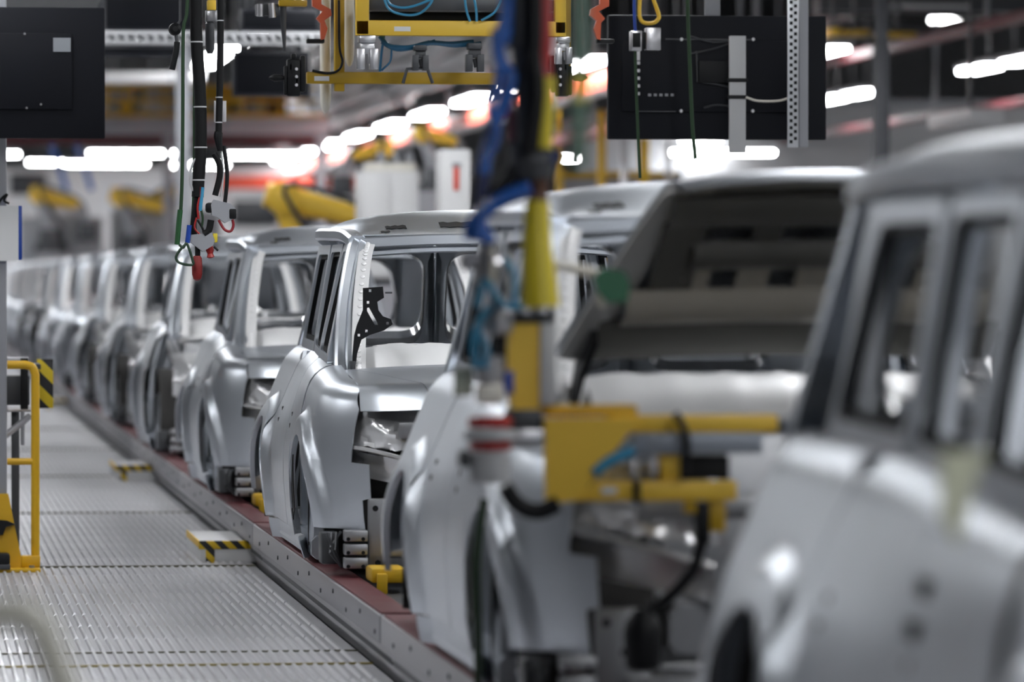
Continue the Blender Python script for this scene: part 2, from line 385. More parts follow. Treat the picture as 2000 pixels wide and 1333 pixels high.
def car_meshes():
    M = {}                       # name -> list of (part name, mesh, [subparts])
    P = []
    def put(name, mb, m, key, sub=()): P.append((name, mb.mesh(name, m), key, [(n, b.mesh(n, mm)) for n, b, mm in sub]))
    for sg in (-1, 1):
        # front fender, wheel arch cut out, headlight notch at its front edge
        Q = arc(FA, 128, 128, 1)[0]
        fe = panel(coons([(.06, .43), (.335, .43)], [(.025, .715), (.115, .722), Q], [(.06, .43), (.06, .55), (.02, .56), (.025, .715)], arc(FA, 178, 128, 16), 28, 28), sg)
        panel(coons([(.115, .722), Q] + arc(FA, 128, 12, 32)[1:] + [(1.06, .475)], [(.115, .975), (.25, 1.15), (1.0, 1.16)], [(.115, .722), (.115, .975)], [(1.06, .475), (1.02, .9), (1.0, 1.16)], 84, 40), sg, mb=fe)
        lip = [side(p, v) for p, v in arc(FA, 178, 8, 22)]
        fe.grid([[(sg * w, y, z) for w, y, z in lip], [(sg * (w - .022), y, z) for w, y, z in lip]], .003, flip=sg > 0)
        put('fender', fe, STEEL, 'fender')
        # doors
        fd = panel(coons([(1.115, .36), (1.97, .36)], [(1.08, 1.13), (1.95, 1.115)], [(1.115, .36), (1.115, .9), (1.08, 1.13)], [(1.97, .36), (1.97, .9), (1.95, 1.115)], 22, 26), sg)
        window_frame(FW, .034, sg, mb=fd)
        hy = 1.80; hds = []
        for zz in (.80, .85):
            w = side(hy, zz)[0]; hd = MB(); hds.append(('handle_socket', hd, DGREY)); hd.box((sg * (w - .012), hy - .02, zz - .014), (sg * (w + .0015), hy + .02, zz + .014), .005)
        put('front_door', fd, STEEL, 'door', hds + [('window_gap_strip', window_frame(inset_poly(FW, .032), .022, sg, th=.02, inset=.012), RUBBER), ('door_gap_strip', panel(coons([(.99, .48), (1.17, .42)], [(.95, 1.12), (1.13, 1.12)], [(.99, .48), (.95, 1.12)], [(1.17, .42), (1.13, 1.12)], 3, 12), sg, inset=.007), BLACK)])  # black strip at the fender stands in for shade in the door gap
        arcr = [q for q in arc(RA, 172, 128, 10)]
        rd = panel(coons([(1.985, .36), (2.80, .36)], [(1.965, 1.115), (2.86, 1.115)], [(1.985, .36), (1.985, .9), (1.965, 1.115)], [(2.80, .36), (2.85, .50), (2.93, .72), (2.95, .85), (2.86, 1.115)], 22, 26), sg)
        window_frame(RW, .034, sg, mb=rd)
        hy = 2.70; hds = []
        for zz in (.80, .85):
            w = side(hy, zz)[0]; hd = MB(); hds.append(('handle_socket', hd, DGREY)); hd.box((sg * (w - .012), hy - .02, zz - .014), (sg * (w + .0015), hy + .02, zz + .014), .005)
        put('rear_door', rd, STEEL, 'door', hds + [('window_gap_strip', window_frame(inset_poly(RW, .032), .022, sg, th=.02, inset=.012), RUBBER)])  # black strips round the side windows stand in for shade in their gaps
        # body side: sill, quarter panel, pillars, roof rail
        bs = panel(coons([(1.10, .26), (2.86, .26)], [(1.10, .35), (2.80, .35)], [(1.10, .26), (1.10, .35)], [(2.86, .26), (2.80, .35)], 20, 4), sg, inset=.012)
        qb = [(2.82, .36), (2.87, .42)] + arc(RA, 174, 6, 36) + [(3.66, .5), (4.2, .5)]
        panel(coons(qb, [(2.875, 1.13), (4.2, 1.15)], [(2.82, .36), (2.865, .50), (2.945, .72), (2.965, .85), (2.875, 1.13)], [(4.2, .5), (4.2, 1.15)], 72, 40), sg, mb=bs)
        lip = [side(p, v) for p, v in arc(RA, 176, 4, 22)]
        bs.grid([[(sg * w, y, z) for w, y, z in lip], [(sg * (w - .022), y, z) for w, y, z in lip]], .003, flip=sg > 0)
        window_frame(QW, .042, sg, mb=bs)
        for a, b, wd in (((1.94, 1.09), (1.99, 1.62), .10), ((2.62, 1.10), (2.65, 1.62), .09)):
            bs.sweep([(sg * (gh(a[0] + (b[0] - a[0]) * t, a[1] + (b[1] - a[1]) * t)[0] - .055), a[0] + (b[0] - a[0]) * t, a[1] + (b[1] - a[1]) * t) for t in (0, .33, .66, 1)], wd, .05)
        # rear corner of the greenhouse
        panel(coons([(3.50, 1.11), (4.12, 1.13)], [(3.28, 1.60), (3.95, 1.60)], [(3.50, 1.11), (3.28, 1.60)], [(4.12, 1.13), (3.95, 1.60)], 10, 8), sg, fn=lambda y, z: (gh(y, z)[0] - .22 * sst(3.35, 4.2, y), y, z), mb=bs)
        # inner skeleton of the door openings
        for a, b in (((1.12, .33), (1.12, 1.07)), ((1.96, .33), (1.96, 1.10)), ((2.80, .36), (2.92, 1.1))):
            bs.sweep([(sg * (side(a[0], max(.3, a[1]))[0] - .09), *a), (sg * (side(b[0], .8)[0] - .09), (a[0] + b[0]) / 2, .75), (sg * .70, *b)], .14, .07)
        bs.sweep([(sg * .80, 1.0, .31), (sg * .80, 2.9, .31)], .10, .10, (0, 0, 1))
        rail = [(sg * .605, 1.56, 1.605), (sg * .622, 1.80, 1.635), (sg * .620, 2.4, 1.645), (sg * .612, 3.2, 1.65), (sg * .52, 3.98, 1.63)]
        bs.sweep(rail, .055, .075, (0, 0, 1), smooth=6)
        # A-pillar: outer tube, inner return and the windscreen flange
        bs.sweep([(sg * .735, .93, 1.03), (sg * .722, 1.09, 1.12), (sg * .688, 1.31, 1.34), (sg * .636, 1.51, 1.55), (sg * .605, 1.61, 1.615)], .06, .05, (0, 1, 0), smooth=5)
        bs.sweep([(sg * .69, .97, 1.04), (sg * .675, 1.13, 1.16), (sg * .645, 1.33, 1.36), (sg * .60, 1.52, 1.55), (sg * .575, 1.60, 1.61)], .05, .05, (0, 1, 0), smooth=5)
        put('side_frame', bs, STEEL, 'body', [('window_gap_strip', window_frame(inset_poly(QW, .040), .022, sg, th=.02, inset=.012), RUBBER)])
        fl = MB(); pth = catmull([(sg * .655, .93, 1.045), (sg * .645, 1.06, 1.13), (sg * .62, 1.26, 1.34), (sg * .58, 1.47, 1.535), (sg * .555, 1.565, 1.60)], 6)
        fl.sweep(pth, .008, .06, (0, .75, -.66))
        for k in range(27):
            q = pth[int(k / 27 * (len(pth) - 1))].lerp(pth[min(len(pth) - 1, int(k / 27 * (len(pth) - 1)) + 1)], (k / 27 * (len(pth) - 1)) % 1)
            fl.lathe(q + Vector((0, -.004, .004)), (0, -.75, .66), [(0, .011), (.004, .010), (.006, .004)], 8)
        put('windscreen_flange', fl, mat('light_zinc_sheet', (.86, .86, .87), .42, .25, .06, 6.), 'body')
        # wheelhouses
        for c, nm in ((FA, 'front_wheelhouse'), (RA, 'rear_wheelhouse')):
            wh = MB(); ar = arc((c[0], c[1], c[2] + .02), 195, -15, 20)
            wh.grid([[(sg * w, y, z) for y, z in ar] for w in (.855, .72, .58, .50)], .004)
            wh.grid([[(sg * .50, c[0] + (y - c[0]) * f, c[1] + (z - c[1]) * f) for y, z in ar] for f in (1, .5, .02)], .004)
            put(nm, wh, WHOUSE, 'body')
        # headlight bucket: crumpled bright pressing behind the notch
        rnd = random.Random(3); hb = []
        def by(w): return hood_yf(w) + .035
        for i in range(10):
            r = []
            for j in range(17):
                a, b = j / 16, i / 9; w = .77 - .42 * a
                r.append((sg * w, by(w) + .02 + .10 * b * b + .02 * math.sin(9 * a + 4 * b) + rnd.uniform(-.014, .014), .775 - .05 * a * (1 - b) + .165 * b + rnd.uniform(-.006, .006)))
            hb.append(r)
        hbm = MB().grid(hb, .004)
        hbm.sweep([(sg * w, by(w) + .005, .765 - .10 * ((.77 - w) / .4) ** 1.3) for w in (.765, .70, .62, .54, .46, .38)], .03, .018, (0, 1, 0), smooth=3)
        hbm.grid([[(sg * (.77 - .40 * a / 8), by(.77 - .40 * a / 8) + .04 + .02 * b, .755 - .08 * a / 8 - .05 * b) for a in range(9)] for b in range(3)], .004)
        put('headlight_bucket', hbm, CRUMP, 'front')
        # front structure under and behind the fender
        fs = MB(); fs.sweep([(sg * .45, .05, .50), (sg * .45, .9, .50), (sg * .42, 1.25, .36)], .10, .13, (1, 0, 0), smooth=3)
        fs.sweep([(sg * .74, .98, .99), (sg * .75, .6, .95), (sg * .72, .40, .86), (sg * .62, .25, .74)], .07, .09, (1, 0, 0), smooth=4)
        fs.lathe((sg * .57, .72, .50), (0, 0, 1), [(0, .17), (.30, .16), (.40, .13), (.43, .05)], 18)
        fs.sweep([(sg * .72, .45, .86), (sg * .60, .50, .72), (sg * .47, .45, .55)], .08, .05, (0, 1, 0), smooth=4)
        put('front_rail', fs, STEEL_IN, 'front')
        cp = MB(); cp.box((sg * .70, .06, .27), (sg * .54, .09, .56), .01).box((sg * .64, .055, .30), (sg * .58, .06, .34), .002)
        for k in range(3): cp.box((sg * .80, .0, .28 + k * .055), (sg * .705, .08, .325 + k * .055), .006)
        hol = MB()
        for a, b in ((.785, .345), (.725, .345), (.785, .40), (.725, .40), (.785, .29), (.725, .29)): hol.lathe((sg * a, .003, b), (0, -1, 0), [(0, .009), (.004, .008)], 8)
        for a, b in ((.66, .30), (.58, .52), (.67, .52), (.62, .44)): hol.lathe((sg * a, .062, b), (0, -1, 0), [(0, .013), (.004, .012)], 8)
        put('crash_plate', cp, STEEL_IN, 'front', [('bolt_hole', hol, BLACK)])
        tr = MB()
        for k in range(4): tr.tube([(sg * (.86 - .02 * k), .12 + .02 * k, .42), (sg * (.83 + .02 * (k % 2)), .10, .33 + .01 * k), (sg * .80, .12, .28)], .006, 6)
        tr.box((sg * .88, .16, .29), (sg * .81, .3, .42), .01)
        put('lower_bracket', tr, DGREY, 'front')
    # hood, hinged at its rear edge; its seam runs in from the pillar foot to the nose
    hx, hy, hz = HINGE; NW, NY = 40, 24
    def hw(t): return .43 + .26 * t ** .8
    def hrow(w0, w1, t, n):
        r = []
        for i in range(n + 1):
            w = w0 + (w1 - w0) * i / n; yf = hood_yf(w); q = hood_pt(w, yf + (.97 - yf) * t); r.append(q)
        return r
    ts = [(j / NY) ** 1.5 for j in range(NY + 1)]
    rows = [[(q[0] - hx, q[1] - hy, q[2] - hz) for q in hrow(-hw(t), hw(t), t, NW)] for t in ts]
    for sg in (-1, 1):
        put('fender_top', MB().grid([hrow(sg * (hw(t) + .004), sg * .725, t, 12) for t in ts], .004, flip=(sg < 0)), STEEL, 'fender')
    hood = MB().grid(rows, .004)
    inn, band, rims = MB(), MB(), []
    def hstrip(mb, w0, w1, y0, y1, drop=.035, th=.012, nx=14, ny=4, hump=0.):
        g = []
        for j in range(ny + 1):
            r = []
            for i in range(nx + 1):
                w = w0 + (w1 - w0) * i / nx; y = y0 + (y1 - y0) * j / ny; y = max(y, hood_yf(w) + .03); q = hood_pt(w, y)
                bul = hump * math.sin(PI * j / ny); r.append((q[0] - hx, q[1] - hy, q[2] - hz - drop - bul))
            g.append(r)
        mb.grid(g, th)
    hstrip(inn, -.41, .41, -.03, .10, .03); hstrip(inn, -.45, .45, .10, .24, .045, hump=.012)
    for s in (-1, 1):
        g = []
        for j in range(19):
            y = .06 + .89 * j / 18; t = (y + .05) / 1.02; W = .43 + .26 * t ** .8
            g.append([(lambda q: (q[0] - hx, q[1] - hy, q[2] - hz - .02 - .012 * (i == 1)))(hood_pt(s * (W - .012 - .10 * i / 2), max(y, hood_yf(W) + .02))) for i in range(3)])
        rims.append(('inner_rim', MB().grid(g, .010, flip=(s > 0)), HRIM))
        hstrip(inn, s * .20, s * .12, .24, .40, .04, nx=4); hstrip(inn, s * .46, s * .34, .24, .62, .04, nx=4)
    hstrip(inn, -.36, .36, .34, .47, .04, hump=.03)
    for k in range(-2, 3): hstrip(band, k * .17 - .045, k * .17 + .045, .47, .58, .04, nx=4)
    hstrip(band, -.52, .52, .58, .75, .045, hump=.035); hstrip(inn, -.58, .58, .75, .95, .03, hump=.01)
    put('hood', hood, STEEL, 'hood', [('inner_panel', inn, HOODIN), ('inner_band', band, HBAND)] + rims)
    # roof with header, slots and rear aperture
    NW, NY = 36, 34; rf = MB().grid([[roof_pt(-.60 + 1.2 * i / NW, 1.585 + 2.5 * (j / NY) ** 1.4) for i in range(NW + 1)] for j in range(NY + 1)], .004)
    put('roof', rf, STEEL, 'body', [('roof_slot', b, BLACK) for b in slots_mb()])
    hd = MB().sweep([(-.60, 1.575, 1.60), (-.3, 1.55, 1.615), (0, 1.545, 1.618), (.3, 1.55, 1.615), (.60, 1.575, 1.60)], .03, .05, (0, 1, 0), smooth=4)
    hd.sweep([(-.56, 1.60, 1.555), (-.3, 1.585, 1.572), (0, 1.58, 1.575), (.3, 1.585, 1.572), (.56, 1.60, 1.555)], .03, .028, (0, 1, 0), smooth=4)
    put('windscreen_header', hd, STEEL, 'body')
    cw = MB().grid([[(-.67 + 1.34 * i / 24, 1.06 + .10 * ((i - 12) / 12) ** 2 + .09 * j / 5, 1.045 + .125 * (1 - (1 - j / 5) ** 1.6) - .07 * abs((i - 12) / 12) ** 12 + .006 * math.sin(i * 2.2)) for i in range(25)] for j in range(6)], .005)
    cw.grid([[(-.67 + 1.34 * i / 24, 1.15 + .10 * ((i - 12) / 12) ** 2 + .05 * j, 1.17 - .07 * abs((i - 12) / 12) ** 12 - .012 * j) for i in range(25)] for j in range(3)], .004)
    cw.sweep([(-.70, 1.0, 1.02), (-.45, .95, 1.045), (0, .93, 1.05), (.45, .95, 1.045), (.70, 1.0, 1.02)], .10, .02, (0, 1, .1), smooth=4)
    put('cowl', cw, mat('light_zinc_sheet', (.86, .86, .87), .42, .25, .06, 6.), 'body')
    fw = MB().box((-.66, .92, .34), (.66, .94, 1.0), .01)
    fw.box((-.80, .95, .30), (.80, 4.1, .33), .008)
    for y in (1.5, 2.1, 2.7): fw.box((-.78, y, .33), (.78, y + .12, .40), .02)
    for s in (-1, 1): fw.box((s * .48, 2.95, .33), (s * .80, 3.6, .80), .05)
    fw.box((-.70, 4.0, .33), (.70, 4.1, .78), .02)
    put('floor_pan', fw, STEEL_IN, 'body')
    # twin rear doors, each with a rounded window opening
    for sg in (-1, 1):
        o = rounded([(sg * .006, .50), (sg * .74, .50), (sg * .66, 1.1), (sg * .54, 1.62), (sg * .006, 1.64)], .04); i = rounded([(sg * .06, 1.19), (sg * .44, 1.19), (sg * .46, 1.3), (sg * .40, 1.555), (sg * .06, 1.56)], .10)
        def rp(a, b, t):
            x, z = a[0] + (b[0] - a[0]) * t, a[1] + (b[1] - a[1]) * t; return (x, 4.20 - .22 * sst(.9, 1.66, z) - .10 * (abs(x) / .7) ** 2 + (.03 if t == 1 else 0), z)
        rr = MB().grid([[rp(a, b, t) for a, b in zip(o, i)] for t in (0, .5, .9, .97, 1)], .03, closed=True, flip=(sg < 0))
        lipr = MB().grid([[(lambda q: (q[0], q[1] - .04 - dy_, q[2]))(rp(a, b, t)) for a, b in zip(o, i)] for t, dy_ in ((.90, 0), (.95, .015), (1, 0))], .006, closed=True, flip=(sg < 0))
        put('tail_door', rr, STEEL, 'body', [('window_lip', lipr, BRIGHT)])
    fx = MB().box((-.58, .02, .80), (.58, .07, .87), .012).box((-.62, .03, .32), (.62, .09, .38), .012).box((-.08, .03, .38), (.08, .06, .80), .01)
    put('front_carrier', fx, STEEL_IN, 'front')
    return P
def slots_mb():
    out = []
    def slot(w0, w1, y0, y1, n=8):
        g = []
        for j in range(4):
            g.append([(lambda q: (q[0], q[1] - .002, q[2] + .0035))(roof_pt(w0 + (w1 - w0) * i / n, y0 + (y1 - y0) * j / 3 + .008 * math.sin(i * 2.1))) for i in range(n + 1)])
        out.append(MB().grid(g, .002))
    for s in (-1, 1): slot(s * .46, s * .37, 1.74, 1.80); slot(s * .22, s * .06, 1.75, 1.83); slot(s * .49, s * .45, 1.66, 1.70, 4)
    return out
CARP = car_meshes()
def car(k, label, skip=(), hood_open=0, dy=0.):
    r = thing('car_body', label, 'car body', (XC, Y0C + PITCHC * k + dy, 0), 'bare car bodies on the line')
    for name, me, key, subs in CARP:
        if key in skip: continue
        o = bpy.data.objects.new(name, me); COL.objects.link(o); o.parent = r
        if name == 'hood': o.location = (0, 1.02, 1.20) if hood_open else HINGE; o.rotation_euler.x = -math.radians(hood_open)
        for n, sm in subs:
            c = bpy.data.objects.new(n, sm); COL.objects.link(c); c.parent = o
            if n == 'bolt_hole': c['kind'] = 'stuff'
    return r
car(-2, 'nearest bare steel car body, strongly blurred at the right edge', dy=-.2)
car(-1, 'bare steel car body with its hood propped open, behind the yellow lifting frame', hood_open=36)
def hinge_parts(r):
    for sg in (-1, 1):
        MB().prism([(sg * .66, .93, 1.02), (sg * .66, 1.05, 1.03), (sg * .63, 1.06, 1.13), (sg * .62, 1.02, 1.22), (sg * .60, .86, 1.30), (sg * .60, .84, 1.26), (sg * .62, .97, 1.16)], (sg * -.02, 0, 0)).build('hood_hinge', BLACK, r)
hinge_parts([o for o in bpy.data.objects if o.name == 'car_body.001'][0])
hb_ = bpy.data.objects['car_body']
for zz in (.86, .93):
    w = side(1.80, zz)[0]; MB().box((-w - .012, 1.765, zz - .018), (-w + .01, 1.835, zz + .018), .006).build('door_handle', BLACK, hb_)
car(0, 'sharply focused bare steel car body with a black slotted plate at its windscreen')
car(1, 'bare steel car body with fenders right behind the sharply focused one')
ORD = ['second', 'third', 'fourth', 'fifth', 'sixth', 'seventh', 'eighth', 'ninth', 'tenth', 'eleventh', 'twelfth']
for k in range(2, 13):
    car(k, 'bare steel car body, %s behind the one with the black slotted plate' % ORD[k - 2], skip=('fender', 'hood') if k in (2, 3, 4, 7, 8) else ())
# ---------------------------------------------------------------- conveyor under the bodies
sk = MB().add([(1.76, -4, -.03), (1.70, -4, .13), (1.80, -4, .13), (1.86, -4, -.03), (1.76, 118, -.03), (1.70, 118, .13), (1.80, 118, .13), (1.86, 118, -.03)],
              [(0, 1, 2, 3), (4, 7, 6, 5), (0, 4, 5, 1), (1, 5, 6, 2), (2, 6, 7, 3), (3, 7, 4, 0)])
struct('trim_1', sk, mat('skirting_sheet', (.42, .42, .44), .38, .5, .12, 1.2))
def skillet():
    L = PITCHC - .05
    rail = MB().box((1.675 - XC, 0, .13), (1.72 - XC, L, .235), .006)
    deck = MB().box((1.72 - XC, 0, .05), (3.35 - XC, L, .20), .01)
    for s in (-.55, .55):
        deck.box((s - .10, .55, .20), (s + .10, .75, .30), .01); deck.box((s - .10, 2.5, .20), (s + .10, 2.7, .30), .01)
    red = MB().box((1.685 - XC, .03, .20), (1.80 - XC, L - .03, .243), .004)
    bolts = MB()
    for k in range(11):
        bolts.lathe((1.676 - XC, .15 + k * .58, .20 if k % 2 else .165), (-1, 0, 0), [(0, .010), (.006, .009)], 7)
    cl = MB().box((-.72, 1.70, .24), (-.58, 1.95, .30), .012).box((-.70, 1.66, .20), (-.66, 1.70, .28), .004)
    return [('side_rail', rail.mesh('side_rail', mat('dull_rail_steel', (.30, .30, .32), .4, .4, .12, 3.))), ('deck', deck.mesh('deck', DGREY)), ('red_edge', red.mesh('red_edge', mat('dark_red_paint', (.085, .014, .018), .6, 0, .3, 5.))),
            ('rail_bolts', bolts.mesh('rail_bolts', DGREY)), ('locating_block', cl.mesh('locating_block', YEL2))]
SKM = skillet()
NTH = ['under the nearest blurred car body', 'under the car body with the open hood', 'under the sharply focused car body', 'under the car body right behind the focused one'] + ['under the %s car body behind the focused one' % o for o in ORD]
for k in range(-2, 13):
    r = thing('skillet_platform', 'grey and red moving platform ' + NTH[k + 2], 'platform', (XC, Y0C + PITCHC * k - 2.0, 0), 'moving platforms under the car bodies')
    for n, me in SKM:
        if n == 'locating_block' and k not in (0, 1): continue
        o = bpy.data.objects.new(n, me); COL.objects.link(o); o.parent = r
        if n == 'rail_bolts': o['kind'] = 'stuff'
# hazard-edged step boxes beside the conveyor
for Y, lab in ((24.45, 'near'), (34.4, 'middle'), (53.3, 'farthest')):
    x0, x1 = 1.46, 1.80; r = thing('step_box', 'white step box with yellow-black edges by the conveyor, %s of three' % {'near': 'nearest', 'middle': 'middle', 'farthest': 'farthest'}[lab], 'step', (x0, Y, 0), 'step boxes beside the conveyor')
    MB().box((.0, .0, .0), (x1 - x0, 1.1, .105), .004).build('box', WHITE, r)
    MB().box((-.006, -.006, .07), (x1 - x0, .0, .112), .002).build('front_edge', HAZ, r)
    MB().box((.03, -.005, .0), (.075, .0, .07), .002).build('leg_tape', HAZ, r)
    MB().box((-.006, -.006, .075), (.0, 1.1, .112), .002).build('side_edge', YEL, r)
    MB().box((x1 - x0 - .02, -.03, .0), (x1 - x0 - .005, -.008, .115), .002).build('stop_post', DGREY, r)
# black slotted plate standing at the windscreen of the focused body
Yp = 20.2
def pl(pts, Y): return [at(x, y, Y) for x, y in pts]
out = [(709, 563), (748, 560), (750, 582), (737, 590), (739, 606), (748, 618), (764, 624), (767, 634), (750, 646), (722, 655), (706, 664), (698, 690), (694, 720), (688, 722), (689, 690), (692, 656), (697, 636), (709, 606)]
bm = bmesh.new(); vsx = [bm.verts.new(p) for p in pl(out, Yp)]; holes = []
edges = [bm.edges.new((vsx[i], vsx[(i + 1) % len(vsx)])) for i in range(len(vsx))]
def hole(pts):
    v = [bm.verts.new(p) for p in pl(pts, Yp)]; edges.extend(bm.edges.new((v[i], v[(i + 1) % len(v)])) for i in range(len(v)))
hole([(717, 602), (721, 601), (737, 630), (738, 635), (732, 635), (717, 608)])
for x, y in ((723, 568), (719, 591), (757, 632), (701, 655), (716, 647)): hole([(x - 2.5, y - 2.5), (x + 2.5, y - 2.5), (x + 2.5, y + 2.5), (x - 2.5, y + 2.5)])
bmesh.ops.triangle_fill(bm, edges=edges, use_beauty=True)
g = bmesh.ops.extrude_face_region(bm, geom=bm.faces[:]); bmesh.ops.translate(bm, vec=(0, .012, 0), verts=[e for e in g['geom'] if isinstance(e, bmesh.types.BMVert)])
bmesh.ops.recalc_face_normals(bm, faces=bm.faces[:]); me = bpy.data.meshes.new('plate'); bm.to_mesh(me); bm.free(); me.materials.append(BLACK)
r = thing('bracket_plate', 'flat black bracket plate with a slot and square holes, standing at the windscreen', 'bracket', (0, 0, 0))
o = bpy.data.objects.new('plate', me); COL.objects.link(o); o.parent = r
a = at(752, 572, Yp); MB().tube([a, a + Vector((.03, 0, 0))], .004, 8).build('pin', DGREY, r)
a = at(689, 715, Yp); MB().box((a.x - .01, Yp - .006, a.z - .02), (a.x + .012, Yp + .05, a.z + .02), .003).build('foot_clamp', DGREY, r)

# ---------------------------------------------------------------- gate and post on the left
Yg = 23.9
r = thing('gate_post', 'grey square post on a yellow gusset foot at the left edge', 'post', (0, 0, 0))
a, b = at(-26, 1105, Yg), at(13, 500, Yg); MB().box((a.x, Yg, .0), (b.x, Yg + .10, 3.6), .008).build('post', GREY, r)
MB().prism(pl([(-70, 1112), (46, 1112), (16, 965), (-40, 965)], Yg - .012), (0, .01, 0)).build('gusset', YRAIL, r)
q = at(78, 1112, Yg); MB().box((a.x - .15, Yg - .14, 0), (q.x, Yg + .16, .018), .004).build('foot_plate', YRAIL, r)
for x in (62, ): 
    c = at(x, 1105, Yg - .05); MB().lathe((c.x, Yg - .06, .018), (0, 0, 1), [(0, .016), (.012, .015), (.013, .008)], 6).build('bolt', MGREY, r)
r = thing('gate', 'yellow tubular gate frame beside the walkway', 'gate', (0, 0, 0))
tb = pl([(14, 713), (50, 713), (63, 718), (69, 732), (69, 1112)], Yg + .02)
MB().tube([tb[0]] + catmull(tb[1:4], 4) + [tb[4]], .021, 12).build('frame_tube', YRAIL, r)
MB().tube(pl([(14, 902), (69, 902)], Yg + .02), .017, 12).build('cross_tube', YRAIL, r)
MB().box((at(40, 0, Yg).x, Yg - .02, .018), (at(77, 0, Yg).x, Yg + .06, .075), .006).build('base_block', YRAIL, r)
r = thing('tool_cart', 'grey tool trolley with metal rods behind the yellow gate', 'trolley', (0, 0, 0))
Yt = Yg + .35
for n, p, rad in (('top_rod', [(-60, 702), (56, 702)], .012), ('lower_rod', [(-60, 800), (60, 800)], .014), ('strut', [(-10, 868), (60, 812)], .018), ('leg', [(44, 800), (44, 870)], .010)):
    MB().tube(pl(p, Yt), rad, 10).build(n, MGREY, r)
pbox(-60, 735, 58, 792, Yt + .05, .3).build('drawer_box', DGREY, r); pbox(40, 700, 55, 800, Yt - .03, .03).build('clamp', BLACK, r)
for x in (-50, 30):
    q = at(x, 800, Yt + .2); MB().box((q.x - .02, q.y, -.03), (q.x + .02, q.y + .04, q.z), .003).build('leg', DGREY, r)
r = thing('hazard_board', 'black and yellow striped board on a bracket behind the gate', 'board', (0, 0, 0)); pbox(40, 712, 80, 722, Yt + .3, .42, .004).build('bracket', DGREY, r)
pbox(72, 702, 104, 798, Yt + .7, .03).build('board', stripes('hazard_board_paint', (.75, .55, .02), (.012, .012, .014), 3.2), r)
r = thing('clipboard', 'white paper sheet on a blue-edged clipboard hung on the left post', 'clipboard', (0, 0, 0))
pbox(-60, 402, 43, 508, Yg - .03, .012).build('board', BLUEP, r); pbox(-60, 402, 36, 510, Yg - .036, .005, 0).build('sheet', PAPER, r)
MB().tube(pl([(-5, 400), (6, 385), (14, 380), (8, 392), (18, 398)], Yg - .04), .006, 8, smooth=4).build('clip_wire', BLACK, r)
r = thing('foot_pedal', 'black foot pedal against the yellow gusset foot', 'pedal', (0, 0, 0))
pbox(-30, 1082, 20, 1106, Yg - .16, .12, .015).build('pedal', BLACK, r); q = at(0, 1106, Yg - .1); MB().box((q.x - .07, q.y - .06, .016), (q.x + .05, q.y + .08, q.z + .01), .005).build('base', DGREY, r)
r = thing('black_lever', 'black lever switch bolted to the gusset of the left post', 'switch', (0, 0, 0))
MB().prism(pl([(-20, 1015), (14, 1018), (30, 1025), (12, 1030), (6, 1046), (-20, 1046)], Yg - .05), (0, .05, 0)).build('body', BLACK, r)
# thick beige hose close to the camera
Yh = 7.0
tag(MB().tube([(-.55, Yh, .0)] + pl([(-300, 1500), (-120, 1260), (0, 1200), (70, 1215), (105, 1290), (135, 1370), (190, 1560)], Yh) + [(.42, Yh, .0)], .0235, 14, smooth=6).build('beige_hose', BEIGE), 'thick beige hose arching up blurred in the bottom left corner', 'hose')
# ---------------------------------------------------------------- overhead rails that carry the hanging gear
def rail_thing(name, label, x0, x1, Y, z, m=ALU):
    r = thing(name, label, 'rail', (0, 0, 0))
    MB().box((x0, Y - .05, z), (x1, Y + .05, z + .10), .006).build('beam', m, r)
    for x in (x0 + .2, x1 - .2): MB().box((x - .025, Y - .025, z + .1), (x + .025, Y + .025, 9.0), .003).build('hanger', m, r)
    return r
ZR = 3.25
rail_thing('overhead_rail', 'aluminium overhead rail across the line above the hanging tools', .2, 4.8, 20.7, ZR)
rail_thing('overhead_rail', 'aluminium overhead rail above the yellow gripper frame', .2, 5.0, 22.5, ZR)
rail_thing('overhead_rail', 'aluminium overhead rail carrying the black screens', .0, 5.2, 23.65, ZR)
rail_thing('overhead_rail', 'aluminium overhead rail over the car body with the open hood', 1.2, 4.2, 11.85, ZR)
rail_thing('overhead_rail', 'aluminium overhead rail above the yellow lifting manipulator', 1.2, 4.2, 12.21, ZR)
def up(p, z=ZR): return Vector((p.x, p.y, z + .005))
# hanging cable bundle with the red grip
Y = 20.7
r = thing('tool_cable', 'thick black banded cable bundle ending in a red grip', 'cable', (0, 0, 0), 'hanging tool cables')
pts = pl([(383, 0), (384, 80), (391, 190), (392, 290), (388, 350), (386, 385)], Y); MB().tube([up(pts[0])] + pts, .0265, 14, smooth=4).build('sleeve', RUBBER, r)
for x, y in ((384, 82), (391, 209), (392, 288), (388, 352)):
    q = at(x, y, Y); MB().lathe(q - Vector((0, 0, .003)), (0, 0, 1), [(0, .0285), (.006, .0285)], 16).build('band', LGREY, r)
MB().tube(pl([(386, 380), (381, 410), (378, 440), (380, 462)], Y), .013, 10, smooth=4).build('tail_sleeve', RUBBER, r)
for p, m, rd in (([(391, 365), (390, 385), (386, 405), (388, 428)], RED, .005), ([(396, 366), (393, 390), (391, 412)], CYAN, .008), ([(390, 400), (396, 425), (394, 445)], GREEN, .005), ([(386, 430), (395, 445), (400, 462), (392, 470)], BLACK, .005), ([(384, 425), (380, 445), (390, 458)], RED, .004)):
    MB().tube(pl(p, Y - .02), rd, 8, smooth=4).build('wire', m, r)
MB().tube(pl([(388, 305), (377, 318), (371, 345), (376, 370), (387, 378)], Y - .01), .005, 8, smooth=4).build('clear_hose', LGREY, r)
MB().prism(pl([(372, 459), (414, 455), (420, 470), (416, 480), (396, 492), (373, 474)], Y - .03), (0, .05, 0)).build('switch_block', GREY, r)
pbox(416, 456, 425, 474, Y - .03, .04).build('yellow_tab', YHOSE, r)
MB().tube(pl([(386, 480), (386, 506)], Y), .012, 10).build('stem', BLACK, r)
